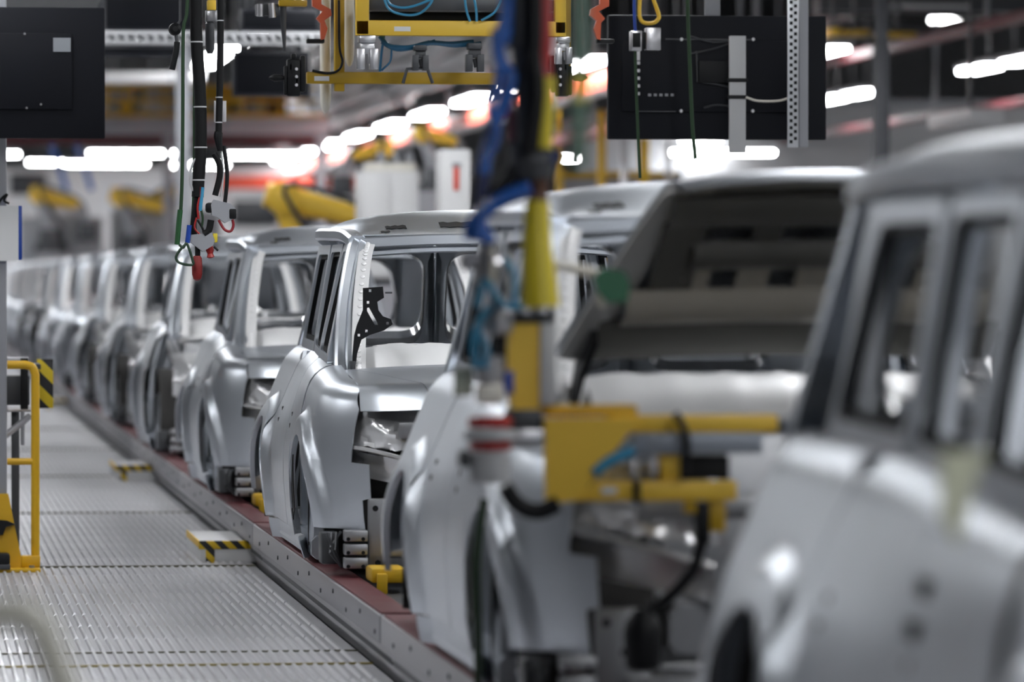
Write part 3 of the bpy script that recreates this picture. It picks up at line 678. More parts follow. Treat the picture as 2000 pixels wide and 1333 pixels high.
q = at(385, 500, Y); MB().lathe(q, (0, 0, -1), [(0, .015), (.01, .021), (.045, .0225), (.08, .022), (.10, .016), (.107, .006)], 16).build('grip', mat('red_rubber', (.22, .012, .012), .5), r)
MB().lathe(at(409, 480, Y), (.1, 0, -1), [(0, .014), (.02, .018), (.035, .012), (.05, .017), (.055, .006)], 9).build('red_knob', RED, r)
MB().tube(pl([(412, 430), (408, 450), (398, 458)], Y - .02), .015, 10, smooth=3).build('short_sleeve', RUBBER, r)
MB().tube(pl([(418, 482), (426, 490)], Y - .02), .005, 8).build('pin', BLACK, r)
# second bundle with the grey connector
r = thing('tool_cable', 'slimmer black cable bundle splitting into a grey connector block', 'cable', (0, 0, 0), 'hanging tool cables')
pts = pl([(431, 0), (430, 120), (428, 220), (427, 262)], Y); MB().tube([up(pts[0])] + pts, .0145, 12, smooth=4).build('sleeve', RUBBER, r)
MB().tube(pl([(427, 258), (426, 268), (430, 295)], Y), [.018, .02, .012], 10, smooth=3).build('split_boot', BLACK, r)
for x, y in ((430, 40), (428, 190), (427, 239)):
    q = at(x, y, Y); MB().lathe(q - Vector((0, 0, .003)), (0, 0, 1), [(0, .0165), (.005, .0165)], 14).build('band', LGREY, r)
MB().tube(pl([(418, 300), (428, 320), (429, 345), (420, 382)], Y), .0135, 10, smooth=4).build('branch_sleeve', RUBBER, r)
MB().tube(pl([(437, 285), (443, 330), (443, 360), (439, 398)], Y + .01), .009, 10, smooth=4).build('branch_cable', BLACK, r)
MB().tube(pl([(432, 300), (436, 340), (431, 385)], Y), .004, 8, smooth=4).build('wire', LGREY, r)
pbox(418, 197, 442, 238, Y + .022, .004, .001).build('tag_film', mat('clear_tag_film', (.6, .6, .62), .25), r)
MB().prism(pl([(412, 400), (418, 390), (450, 398), (460, 408), (456, 428), (440, 436), (424, 424), (414, 420)], Y - .03), (0, .06, 0)).build('connector_block', GREY, r)
pbox(402, 396, 417, 416, Y - .03, .05, .012).build('end_cap', BLACK, r); pbox(448, 408, 462, 428, Y - .035, .05, .006).build('end_cap', BLACK, r)
MB().tube(pl([(427, 430), (438, 448), (450, 452), (456, 440), (453, 425)], Y - .02), .006, 8, smooth=4).build('red_wire', mat('dark_red_wire', (.3, .02, .03), .4), r)
# green ropes with loop handle
r = thing('pull_cord', 'green pull rope with a dark triangular loop handle', 'rope', (0, 0, 0))
pts = pl([(366, 0), (358, 60), (357, 200), (356, 330), (353, 410), (347, 474)], Y - .05); MB().tube([up(pts[0])] + pts, .0078, 9, smooth=4).build('rope', GREEN, r)
MB().tube(pl([(352, 410), (349, 440), (346, 478)], Y - .05), .012, 10, smooth=3).build('green_sleeve', mat('green_sleeve', (.010, .08, .02), .5), r)
pts = pl([(381, 0), (379, 190), (379, 290), (377, 400), (371, 462)], Y + .045); MB().tube([up(pts[0])] + pts, .0055, 9, smooth=4).build('rope', GREEN, r)
MB().tube(pl([(370, 440), (366, 475)], Y - .04), .011, 10).build('blue_sleeve', BLUEP, r)
MB().tube(pl([(350, 478), (358, 484), (365, 476), (376, 508), (376, 517), (362, 517), (348, 512), (344, 502), (352, 488), (364, 476)], Y - .05), .006, 8, smooth=4).build('loop_handle', mat('dark_green_plastic', (.012, .04, .02), .4), r)
# black clamp lever beside the rope
r = thing('clamp_lever', 'black clamp lever hanging left of the green rope', 'lever', (0, 0, 0))
MB().lathe(at(342, 57, Y) + Vector((0, -.03, 0)), (0, 1, 0), [(0, .012), (.01, .026), (.05, .028), (.06, .014)], 14).build('knob', BLACK, r)
MB().tube(pl([(346, 82), (344, 100), (336, 136)], Y), .013, 12).build('handle', BLACK, r); MB().tube(pl([(343, 60), (346, 84)], Y), .008, 8).build('stem', DGREY, r)
q = at(352, 40, Y); MB().tube([at(345, 50, Y), q, Vector((q.x, q.y, ZR))], .006, 8).build('hanger_rod', DGREY, r)
r = thing('air_cylinder', 'grey air cylinder and valve behind the black cable bundle', 'cylinder', (0, 0, 0))
MB().lathe(at(410, 105, Y + .12), (0, 0, 1), [(0, .012), (.02, .02), (.13, .02), (.14, .012), (.9, .012)], 14).build('barrel', DGREY, r); pbox(402, 20, 426, 42, Y + .1, .05).build('valve', MGREY, r)
pbox(405, 0, 422, 20, Y + .1, .05).build('yellow_cap', YEL, r)

# ---------------------------------------------------------------- yellow gripper frame
Y = 22.5
def bar(x0, y0, x1, y1, n, m, r, Y=Y, dep=.06, bev=.004): return pbox(x0, y0, x1, y1, Y, dep, bev).build(n, m, r)
r = thing('gripper_frame', 'yellow overhead gripper frame with clamps and blue air hoses', 'gripper', (0, 0, 0))
zt = at(0, 0, Y).z
def post(x0, x1, n, m, Yq, dep, y1): 
    a, b = at(x0, y1, Yq), at(x1, y1, Yq); return MB().box((a.x, Yq, a.z), (b.x, Yq + dep, ZR + .02), .004).build(n, m, r)
post(696, 721, 'front_post', YEL, Y - .3, .06, 68); post(1084, 1106, 'front_post', YEL, Y - .3, .06, 66)
bar(696, 42, 1106, 69, 'front_beam', YEL, r, Y - .3)
post(654, 673, 'rear_post', YEL2, Y, .05, 178)  # rear frame: its dimmer light is put into the ochre colour
bar(600, 143, 1118, 163, 'rear_beam', YEL2, r, Y - .01); post(1098, 1116, 'rear_post', YEL2, Y, .05, 163)
bar(722, 0, 1084, 20, 'top_plate', DGREY, r, Y - .25, .3); bar(722, 24, 1084, 40, 'back_plate', BLACK, r, Y - .1, .02)
bar(770, 52, 802, 61, 'type_plate', PAPER, r, Y - .303, .004, 0); bar(614, 149, 643, 158, 'type_plate', PAPER, r, Y - .015, .004, 0)
def clamp(x, y, s=1., m=MGREY):
    mb = MB(); pbox(x - 16 * s, y, x + 16 * s, y + 14 * s, Y - .30, .08, .004, mb)
    for d in (-1, 1): pbox(x + d * 13 * s - 8 * s, y + 26 * s, x + d * 13 * s + 8 * s, y + 66 * s, Y - .29, .05, .003, mb)
    pbox(x - 14 * s, y + 14 * s, x + 14 * s, y + 34 * s, Y - .28, .06, .004, mb); mb.tube(pl([(x, y + 36 * s), (x + 3, y + 56 * s)], Y - .26), .012, 8)
    return mb.build('clamp', m, r)
clamp(718, 69); clamp(822, 88, .75, DGREY); clamp(928, 84, .85, DGREY); clamp(1102, 72, .8)
for p, rd in (([(742, 70), (760, 90), (800, 93), (840, 84), (880, 86), (925, 82)], .012), ([(745, 82), (775, 97), (815, 92), (850, 80)], .009), ([(750, 70), (745, 105), (742, 140)], .006), ([(765, 95), (762, 120), (745, 138)], .005), ([(835, 82), (890, 90), (940, 84)], .008)):
    MB().tube(pl(p, Y - .2), rd, 8, smooth=5).build('air_hose', mat('teal_hose', (.015, .11, .22), .35), r)
for p in ([(748, -10), (760, 18), (790, 29), (820, 26), (842, 5), (846, -15)], [(907, -10), (911, 20), (918, 42)], [(925, -10), (930, 20), (931, 42)], [(940, 40), (965, 25), (980, 0)], [(752, -10), (765, 10), (800, 14), (860, -8)]):
    MB().tube(pl(p, Y - .32), .006, 8, smooth=5).build('air_hose', CYAN, r)
MB().tube(pl([(787, 163), (795, 135), (825, 133), (835, 135), (845, 163)], Y - .25), .008, 8).build('wire_hook', DGREY, r)
MB().tube(pl([(662, 0), (663, 90), (669, 120), (660, 138), (640, 143), (610, 138)], Y - .02), .006, 8, smooth=4).build('cable', BLACK, r)
for x0, x1, y0, y1 in ((625, 646, 60, 222), (673, 692, -40, 130)):
    a = at((x0 + x1) / 2, y1, Y + .15); rr = (x1 - x0) / 2 * Y / F_PX; L = ZR - a.z
    MB().lathe(a, (0, 0, 1), [(0, .004), (.01, rr * .55), (.03, rr * .85), (.06, rr), (L, rr)], 18).build('guide_tube', OFFW, r)
def hand(x, fl):
    mb = MB(); f = 1 if fl > 0 else -1
    for a, b, c, d, dp in ((-12, 115, 14, 188, .06), (14, 108, 24, 180, .05), (-4, 104, 6, 116, .05), (-18, 128, -12, 186, .04), (-10, 122, 0, 140, .08), (2, 150, 12, 165, .09)):
        x0, x1 = sorted((x + f * a, x + f * c)); pbox(x0, b, x1, d, Y - .05, dp, .008, mb)
    mb.build('gripper_head', BLACK, r)
    MB().lathe(at(x - f * 16, 152, Y - .03), (-f, 0, 0), [(0, .006), (.02, .016), (.05, .018), (.075, .004)], 12).build('release_knob', BLACK, r)
    for yy in (135, 150, 166): MB().lathe(at(x + f * 6, yy, Y - .075), (0, -1, 0), [(0, .008), (.012, .007)], 8).build('screw', MGREY, r)
hand(573, 1); hand(1100, -1)
MB().tube(pl([(553, 10), (554, 60), (556, 100)], Y - .05), [.016, .012, .006], 10).build('probe', DGREY, r)
for f, x in ((1, 632), (-1, 1168)):
    mb = MB().prism(pl([(x - f * 22, -20), (x - f * 5, -20), (x - f * 4, 8), (x + f * 14, 18), (x + f * 16, 30), (x + f * 2, 40), (x + f * 8, 56), (x + f * 2, 76), (x - f * 5, 78), (x - f * 6, 45), (x - f * 14, 36), (x - f * 2, 22), (x - f * 22, 12)], Y - .1), (0, .04, 0)); mb.build('orange_arm', ORANGE, r)
    x0, x1 = sorted((x - f * 32, x + f * 2)); bar(x0, 76, x1, 84, 'stop_bar', BLACK, r, Y - .08)
bar(545, 0, 600, 12, 'side_bracket', YEL2, r, Y - .08); bar(500, 8, 545, 30, 'side_joint', DGREY, r, Y - .06); post(560, 575, 'side_hanger', DGREY, Y - .02, .03, 8)
MB().tube(pl([(508, 8), (508, 32)], Y - .1), .016, 10).build('chrome_link', MGREY, r); MB().tube(pl([(530, 6), (532, 34)], Y - .1), .016, 10).build('chrome_link', MGREY, r)

# ---------------------------------------------------------------- screens
def screen(x0, y0, x1, y1, Y, label, extra):
    r = thing('flat_screen', label, 'screen', (0, 0, 0))
    pbox(x0, y0, x1, y1, Y, .05, .006).build('case', SCREENB, r)
    a, b = at(x0, y1, Y), at(x1, y0, Y)
    w, h = b.x - a.x, b.z - a.z
    MB().box((a.x + w * .06, Y - .018, a.z + h * .22), (b.x - w * .12, Y, b.z - h * .20), .006).build('rear_cover', SCREENB, r)
    MB().box((a.x + w * .45, Y + .05, b.z - .01), (a.x + w * .52, Y + .07, ZR), .004).build('bracket', GREY, r)
    extra(r, Y); return r
def ex_r(r, Y):
    for k in range(6): pbox(1243, 105 + k * 15 if k else 98, 1250, 118 + k * 15 if k == 0 else 111 + k * 15, Y - .022, .006, 0).build('port', MGREY, r)
    for k in range(5): pbox(1266 + k * 11, 183, 1272 + k * 11, 188, Y - .022, .006, 0).build('port', GREY, r)
    pbox(1300, 76, 1472, 78, Y - .021, .004, 0).build('seam', DGREY, r); pbox(1242, 217, 1320, 218.5, Y - .021, .004, 0).build('seam', DGREY, r)
    for x, y in ((1331, 77), (1471, 77), (1330, 217), (1470, 217)): MB().lathe(at(x, y, Y - .02), (0, -1, 0), [(0, .009), (.008, .008)], 10).build('screw', MGREY, r)
    for p in ([(1345, 70), (1390, 82), (1430, 80)], [(1350, 105), (1395, 95), (1425, 85)], [(1365, 160), (1400, 165), (1430, 172)], [(1375, 210), (1400, 205), (1428, 208)], [(1360, 100), (1362, 160)]): MB().tube(pl(p, Y - .03), .005, 7, smooth=4).build('cable', DGREY, r)
    pbox(1365, 118, 1428, 162, Y - .04, .04, .006).build('mount_plate', BLACK, r)
screen(1188, 32, 1614, 272, 23.6, 'black rear side of a flat screen with grey struts, upper right', ex_r)
def ex_l(r, Y):
    pbox(104, 74, 138, 101, Y - .022, .004, 0).build('type_label', mat('dim_label', (.28, .30, .33), .5), r)
    for x, y in ((48, 66), (52, 211), (80, 204)): MB().lathe(at(x, y, Y - .02), (0, -1, 0), [(0, .006), (.006, .005)], 8).build('screw', MGREY, r)
screen(-330, 15, 205, 269, 23.6, 'black rear side of a flat screen at the upper left edge', ex_l)
def dz(px, py, Y): return at(px, py, Y)
r = thing('support_strut', 'white flat strut with black straps over the upper right screen', 'strut', (0, 0, 0))
pbox(1425, 70, 1457, 298, 23.52, .03, .003).build('profile', LGREY, r)
for y in (153, 186): pbox(1421, y, 1461, y + 7, 23.513, .05, .003).build('strap', BLACK, r)
MB().tube(pl([(1457, 190), (1480, 197), (1520, 197), (1545, 190)], 23.5), .006, 8, smooth=4).build('white_cable', OFFW, r)
r = thing('perforated_strut', 'grey perforated steel strut at the right of the upper right screen', 'strut', (0, 0, 0))
a, b = at(1538, 288, 23.46), at(1580, 288, 23.46); wd = b.x - a.x
MB().box((a.x + wd * .55, 23.46, a.z), (b.x - wd * .03, 23.50, ZR), .003).build('flange', GREY, r); MB().box((a.x, 23.462, a.z), (a.x + wd * .52, 23.47, ZR), .002).build('perforated_web', ALU, r)
n = 26
sl = MB()
for k in range(n):
    z = a.z + .02 + k * .0345
    for c in (.10, .30): MB.box(sl, (a.x + wd * c, 23.459, z + (c > .2) * .016), (a.x + wd * (c + .14), 23.4625, z + .016 + (c > .2) * .016), 0)
o = sl.build('slots', BLACK, r); o['kind'] = 'stuff'
for x, lab, pth in ((1244, 'left', [(1240, 0), (1241, 120), (1246, 260), (1250, 348)]), (1348, 'right', [(1343, 0), (1347, 120), (1352, 240), (1358, 310)])):
    ps = pl(pth, 23.0); MB2 = MB().tube([up(ps[0])] + ps, .0095 if lab == 'right' else .0075, 9, smooth=4)
    tag(MB2.build('green_rope', GREEN), 'green rope hanging in front of the upper right screen, %s one' % lab, 'rope', 'green ropes before the screen')
r = thing('pendant_switch', 'small grey switch box with a yellow handle before the upper right screen', 'switch', (0, 0, 0))
pbox(1232, 60, 1254, 99, 22.9, .06, .004).build('open_box', MGREY, r); pbox(1236, 64, 1251, 92, 22.895, .01, .002).build('dark_opening', BLACK, r)
pbox(1262, 54, 1291, 98, 22.9, .06, .004).build('box', MGREY, r); pbox(1250, 62, 1264, 96, 22.92, .03, .003).build('joint', BLACK, r)
MB().tube(pl([(1250, -12), (1249, 30), (1257, 44), (1275, 45), (1285, 38), (1286, 26), (1272, -12)], 22.93), .010, 10, smooth=4).build('handle', YEL, r)
q = at(1250, -12, 22.93); MB().tube([q, up(q)], .01, 8).build('hanger', YEL, r); MB().tube([up(at(1238, 0, 22.93)), at(1239, 30, 22.93), at(1241, 62, 22.93)], .008, 8).build('blue_cord', BLUEP, r)

# ---------------------------------------------------------------- blurred lifting manipulator in front of the open-hood body
Y = 12.15
r = thing('lift_manipulator', 'yellow lifting manipulator with grey plate and valve stack, blurred in front', 'manipulator', (0, 0, 0))
def mp(pts, n, m, y0=0., dep=.06): return MB().prism(pl(pts, Y + y0), (0, dep, 0)).build(n, m, r)
mp([(1000, 632), (1054, 632), (1054, 800), (1002, 800), (1000, 740), (990, 700)], 'column', YEL, .02, .10)
MB().tube([at(1046, 634, Y + .06), Vector((at(1046, 634, Y + .06).x, Y + .06, ZR))], .008, 8).build('lift_rope', DGREY, r)
pbox(1055, 630, 1088, 792, Y + .01, .08).build('side_cover', LGREY, r)
mp([(1064, 818), (1250, 818), (1200, 884), (1128, 978), (1068, 986)], 'gusset', YEL, 0, .05)
pbox(1010, 792, 1245, 815, Y + .05, .12).build('top_flange', YEL2, r)
pbox(1190, 812, 1520, 846, Y + .02, .08).build('upper_beam', YEL, r); pbox(1236, 846, 1490, 888, Y + .01, .05).build('grey_plate', mat('bluish_grey_plate', (.30, .33, .38), .4, .2), r)
pbox(1100, 940, 1440, 980, Y + .02, .07).build('lower_beam', YEL, r); pbox(1292, 884, 1328, 942, Y + .03, .06).build('middle_post', YEL, r)
pbox(1338, 978, 1360, 1004, Y + .03, .05).build('foot', YEL2, r); pbox(1386, 978, 1418, 1040, Y + .03, .05).build('foot', YEL2, r); pbox(1360, 982, 1388, 1062, Y + .03, .05).build('rubber_foot', BLACK, r)
pbox(1330, 890, 1425, 938, Y + .06, .08).build('valve_block', BLACK, r)
MB().tube(pl([(1238, 880), (1190, 902), (1160, 925)], Y), [.014, .016, .013], 10, smooth=3).build('blue_hose', CYAN, r); MB().tube(pl([(1165, 915), (1145, 945), (1120, 960)], Y + .02), .012, 10).build('black_hose', BLACK, r)
MB().tube(pl([(1318, 808), (1335, 835), (1342, 870), (1338, 930)], Y - .02), .010, 10, smooth=4).build('black_cable', BLACK, r)
pbox(1240, 938, 1252, 985, Y, .08).build('strap', BLACK, r); pbox(1175, 952, 1205, 966, Y + .015, .004, 0).build('type_plate', PAPER, r)
mp([(1138, 790), (1148, 762), (1156, 790)], 'fin', DGREY, .04, .03)
for x0, x1 in ((1230, 1245), (1270, 1285)): pbox(x0, 892, x1, 938, Y + .05, .03).build('bracket', MGREY, r)
pbox(1165, 905, 1290, 938, Y + .10, .03).build('back_plate', LGREY, r)
# tool head left of the column
r2 = r
q0 = at(957, 505, Y - .1)
pbox(903, 494, 985, 528, Y - .08, .08, .01).build('head_cap', MGREY, r)
MB().lathe(at(957, 560, Y - .08), (0, 0, 1), [(0, .02), (.01, .036), (.06, .036), (.07, .028), (.11, .028)], 16).build('upper_cylinder', MGREY, r)
MB().lathe(at(973, 655, Y - .08), (0, 0, 1), [(0, .028), (.01, .038), (.06, .038), (.07, .026), (.10, .024)], 16).build('lower_cylinder', MGREY, r)
pbox(925, 545, 940, 720, Y - .02, .05).build('slide_rail', BLACK, r); pbox(965, 655, 990, 720, Y - .04, .05).build('slider', BLACK, r)
pbox(990, 492, 1008, 632, Y + .02, .03).build('tube_post', LGREY, r)
for p, rd in (([(930, 600), (948, 550), (975, 590), (1010, 600), (1040, 585)], .010), ([(930, 720), (925, 660), (940, 620), (960, 600)], .010), ([(945, 720), (950, 680), (935, 650), (945, 610)], .009), ([(985, 505), (1005, 540), (1003, 600)], .008)): MB().tube(pl(p, Y - .12), rd, 8, smooth=5).build('air_hose', CYAN, r)
MB().lathe(at(957, 790, Y - .08), (0, 0, 1), [(0, .022), (.005, .036), (.045, .038), (.05, .03), (.075, .036), (.12, .036), (.125, .02)], 18).build('motor_body', MGREY, r)
pbox(932, 752, 985, 788, Y - .13, .02, .006).build('pale_plate', OFFW, r)
pbox(985, 725, 1004, 770, Y - .05, .04).build('blue_block', BLUEP, r); pbox(888, 718, 925, 775, Y - .05, .03, .008).build('clear_guard', mat('greenish_guard', (.55, .60, .50), .3), r)
for y, m, rd, hh in ((828, RED, .056, .028), (852, LGREY, .066, .026), (872, RED, .054, .022)):
    MB().lathe(at(957, y + 8, Y - .08), (0, 0, 1), [(0, rd * .9), (.004, rd), (hh - .004, rd), (hh, rd * .9)], 22).build('ring', m, r)
MB().lathe(at(957, 946, Y - .08), (0, 0, 1), [(0, .03), (.006, .05), (.075, .052), (.08, .044)], 20).build('lower_motor', LGREY, r)
pbox(898, 880, 922, 915, Y - .1, .06, .012).build('side_knob', DGREY, r); pbox(985, 840, 1062, 876, Y - .02, .05).build('coupling', MGREY, r)
pbox(990, 800, 1060, 842, Y + .02, .05).build('coupling_block', DGREY, r)
MB().tube(pl([(985, 950), (1010, 985), (1050, 1000), (1090, 985)], Y), .022, 12, smooth=4).build('black_elbow', BLACK, r)
pbox(985, 600, 1085, 632, Y, .09, .012).build('valve_cluster', DGREY, r)
for x in (1000, 1025, 1060): MB().lathe(at(x, 612, Y - .02), (0, 0, 1), [(0, .014), (.02, .012), (.03, .018), (.035, .01)], 10).build('fitting', MGREY, r)
MB().tube(pl([(1372, 1055), (1350, 1120), (1290, 1180), (1255, 1190)], Y + .05), .016, 10, smooth=4).build('stop_arm', BLACK, r)
MB().lathe(at(1255, 1312, Y + .05), (0, 0, 1), [(0, .03), (.01, .045), (.10, .052), (.13, .045), (.16, .02)], 16).build('rubber_stop', BLACK, r)
# pale bar with green grip
MB().tube(pl([(1080, 516), (1165, 534)], Y - .05), .013, 12).build('pale_bar', OFFW, r); MB().tube(pl([(1165, 534), (1176, 600)], Y - .05), .008, 8).build('bar_end', OFFW, r)
mp([(1160, 540), (1180, 524), (1220, 530), (1232, 556), (1226, 590), (1190, 592), (1168, 572)], 'green_grip', mat('green_grip', (.015, .13, .06), .45), -.07, .05)
# hanging hose bundle above it
Y = 11.8
r = thing('hose_bundle', 'blurred hanging bundle of blue, red, yellow and black hoses', 'hose bundle', (0, 0, 0))
def hose(p, rd, m, n='hose', y=0., top=False):
    ps = pl(p, Y + y)
    if top: ps = [up(ps[0])] + ps
    return MB().tube(ps, rd, 12, smooth=5).build(n, m, r)
hose([(1015, 0), (1022, 90), (1030, 200), (1030, 330)], .030, DGREY, 'grey_core', 0, True)
hose([(1062, 0), (1064, 60), (1060, 140)], .020, RED, 'red_hose', -.03, True)
hose([(1070, 150), (1066, 210), (1060, 290)], [.017, .022, .024], YHOSE, 'yellow_hose', -.04); hose([(1060, 140), (1068, 152)], .018, RED, 'red_joint', -.03)
hose([(1043, 0), (1040, 100), (1048, 180), (1035, 300)], .022, BLACK, 'black_hose', -.05, True)
hose([(990, 0), (972, 60), (978, 120), (998, 150), (985, 200), (965, 250), (950, 300), (945, 340)], .017, BLUE, 'blue_hose', -.02, True)
hose([(985, 30), (968, 90), (975, 140), (960, 210), (970, 270), (940, 320)], .010, BLUE, 'blue_hose', -.06)
hose([(1035, 365), (990, 385), (950, 410), (925, 440), (920, 470)], .020, BLUE, 'blue_hose', -.02); hose([(1020, 375), (960, 400), (935, 455), (960, 470), (940, 440)], .012, BLUE, 'blue_hose', -.06)
hose([(1005, 330), (985, 360), (960, 390)], .018, BLACK, 'black_hose')
hose([(1022, 270), (1035, 310), (1042, 352)], [.04, .056, .045], DGREY, 'balancer_body'); hose([(1082, 290), (1076, 300), (1070, 318)], .022, mat('dark_blue_boot', (.01, .02, .10), .4), 'blue_boot')
hose([(1050, 345), (1052, 375), (1050, 395)], [.028, .022, .026], mat('brown_joint', (.10, .04, .02), .5), 'joint')
hose([(1050, 392), (1048, 460), (1052, 530), (1056, 600)], [.030, .036, .042, .048], YHOSE, 'yellow_sleeve')
hose([(945, 340), (938, 400), (930, 460)], .013, mat('navy_hose', (.02, .03, .12), .4), 'navy_hose', .05); hose([(975, 150), (1000, 230), (1000, 280)], .014, mat('maroon_hose', (.12, .01, .04), .4), 'maroon_hose', .03)
Y = 8.8
r = thing('green_tool_hose', 'greenish hose with a yellow end hanging strongly blurred near the upper middle', 'hose', (0, 0, 0))
hose([(1130, -10), (1132, 60), (1134, 150)], .016, mat('pale_green_hose', (.10, .17, .13), .5), 'hose', 0, True); hose([(1134, 150), (1132, 175), (1128, 195)], .015, YHOSE, 'yellow_end'); hose([(1128, 195), (1130, 260), (1126, 330)], .017, mat('pale_green_hose', (.1, .17, .13), .5), 'lower_hose')
rail_thing('overhead_rail', 'aluminium overhead rail in front of the open-hood car body', .8, 2.6, 8.8, ZR)
# green hanging rope in front of the open-hood body's door gap
ps = pl([(946, 975), (936, 1040), (930, 1120), (934, 1250), (934, 1345)], 13.15); ps.append(Vector((ps[-1].x, 13.15, .25)))
tag(MB().tube(ps, .012, 10, smooth=5).build('dark_green_cable', mat('dark_green_cable', (.02, .05, .02), .5)), 'dark green cable hanging down the side of the open-hood car body', 'cable')
# pale tape on nearest body
Y = 7.3
r = thing('tape_strip', 'pale green masking strip hanging on the nearest car body', 'tape', (0, 0, 0))
MB().prism(pl([(1838, 885), (1930, 880), (1900, 960), (1870, 1070), (1838, 1010)], Y), (0, .006, 0)).build('strip', mat('pale_green_tape', (.58, .60, .45), .6), r)
# ---------------------------------------------------------------- background
def bgt(name, label, cat, parts, group=None):
    r = thing(name, label, cat, (0, 0, 0), group)
    for n, rect, Y, dep, m in parts: pbox(*rect, Y, dep, .01).build(n, m, r)
    return r
def legs(r, xs, py, Y, m, w=.06, dy=.3):
    for x in xs:
        q = at(x, py, Y); MB().box((q.x - w / 2, Y + dy, -.03), (q.x + w / 2, Y + dy + w, q.z), .004).build('leg', m, r)
def hang(r, xs, py, Y, m=DGREY, w=.05, dy=.05):
    for x in xs:
        q = at(x, py, Y); MB().box((q.x - w / 2, Y + dy, q.z), (q.x + w / 2, Y + dy + w, 9.0), .003).build('hanger', m, r)
r = bgt('lattice_girder', 'light grey lattice girder behind the hanging cables', 'girder', [('top_chord', (180, 62, 640, 69), 31.75, .06, LGREY), ('bottom_chord', (180, 80, 640, 87), 31.75, .06, LGREY), ('web_plate', (180, 69, 640, 80), 31.8, .02, GREY)]); hang(r, (200, 630), 62, 31.75)
for k in range(24):
    x = 186 + k * 19; MB().tube(pl([(x, 69), (x + 9, 80)], 31.74), .012, 6).build('lacing', LGREY, r)
for (a, b, c, d, Y, lab) in ((195, -60, 392, 60, 32.4, 'dark screen panel above the lattice girder, left of the cables'), (470, 18, 624, 60, 32.4, 'dark screen panel above the lattice girder, left of the gripper'), (195, 88, 352, 111, 32.5, 'low black panel under the lattice girder'), (455, 100, 605, 188, 34.3, 'blurred dark screen panel left of the black gripper head')):
    r = thing('hanging_display', lab, 'panel', (0, 0, 0), 'dark hanging panels'); pbox(a, b, c, d, Y, .06, .01).build('case', mat('dark_navy_case', (.018, .02, .03), .45), r)
    pbox(a + 6, b + 6, c - 6, d - 6, Y - .012, .012, .004).build('cover', SCREENB, r); hang(r, (a + 20, c - 20), b + 3, Y)
r = thing('air_duct', 'white round duct running across behind the left cables', 'duct', (0, 0, 0)); MB().tube(pl([(-60, 152), (400, 152)], 55.88), .075, 16).build('pipe', WHITE, r); hang(r, (0, 360), 150, 55.88)
for x in (40, 200, 330): MB().tube(pl([(x, 152), (x + 6, 152)], 55.88), .09, 16).build('joint_ring', LGREY, r)
r = thing('steel_column', 'grey steel column behind the left green rope', 'column', (0, 0, 0)); a, b = at(344, 300, 50.8), at(372, 300, 50.8); MB().box((a.x, 50.8, -.03), (b.x, 50.82, 9)).box((a.x, 50.93, -.03), (b.x, 50.95, 9)).box(((a.x + b.x) / 2 - .006, 50.82, -.03), ((a.x + b.x) / 2 + .006, 50.93, 9)).build('column', GREY, r)
MB().box((a.x - .08, 50.74, -.03), (b.x + .08, 51.01, .0)).build('base_plate', GREY, r)
# mezzanine
r = bgt('mezzanine', 'far grey mezzanine edge with yellow railing behind the cables', 'mezzanine', [('edge_beam', (-80, 232, 640, 262), 83.82, .2, GREY), ('deck', (-80, 228, 640, 233), 83.82, 6, LGREY), ('kick_board', (-80, 222, 640, 229), 83.82, .03, YEL2)])
legs(r, (-120, 330, 630), 262, 83.82, GREY, .16)
for x in range(205, 620, 38): pbox(x, 165, x + 4, 226, 83.8, .04, 0).build('railing_post', YEL2, r)
for y in (168, 195): pbox(200, y, 620, y + 4, 83.83, .04, 0).build('handrail', YEL2, r)
for i, (a, b, c, d, m, lab) in enumerate(((205, 172, 262, 228, YEL, 'yellow machine cabinet on the far mezzanine'), (274, 198, 330, 229, WHITE, 'white crate on the far mezzanine'), (400, 172, 470, 212, YEL2, 'ochre box on the far mezzanine behind the second cable'), (480, 176, 560, 225, mat('brown_crate', (.16, .11, .05), .6), 'brown crate on the far mezzanine'))):
    r = thing('mezzanine_box', lab, 'box', (0, 0, 0)); pbox(a, b, c, d, 85.1, .6, .02).build('body', m, r); pbox(a + 6, b + 5, c - 6, (b + d) / 2, 85.06, .04, .005).build('door', m if i else GREY, r); pbox(a + 4, (b + d) / 2 + 3, (a + c) / 2, d - 4, 85.06, .04, .005).build('drawer', LGREY, r)
for y, Y, m, lab, w in ((274, 88.9, mat('maroon_pipe_paint', (.10, .015, .02), .5), 'dark red pipe under the far mezzanine', .09), ):
    r = thing('red_pipe', lab, 'pipe', (0, 0, 0)); MB().tube(pl([(-90, y), (640, y)], Y), w, 12).build('pipe', m, r); hang(r, (0, 500), y, Y)
# far wall band with red beam
r = bgt('red_beam', 'long red beam on posts in front of the far wall', 'beam', [('beam', (430, 345, 720, 369), 101.6, .2, mat('bright_red_beam', (.62, .08, .04), .5)), ('ledge', (430, 328, 720, 343), 101.7, .2, LGREY)]); legs(r, (440, 552, 700), 369, 101.6, LGREY, .16)
r = bgt('partition_wall', 'pale grey partition with darker windows at the far end', 'partition', [('panel', (-120, 330, 900, 545), 113, .15, mat('partition_paint', (.80, .81, .83), .55)), ('window', (455, 392, 545, 440), 112.9, .05, DGREY), ('window', (20, 340, 90, 380), 112.9, .05, DGREY), ('window', (575, 392, 660, 440), 112.9, .05, DGREY)])
q = at(-120, 545, 113); MB().box((q.x, 113, -.03), (at(900, 545, 113).x, 113.15, q.z)).build('lower_panel', mat('partition_paint', (.80, .81, .83), .55), r)
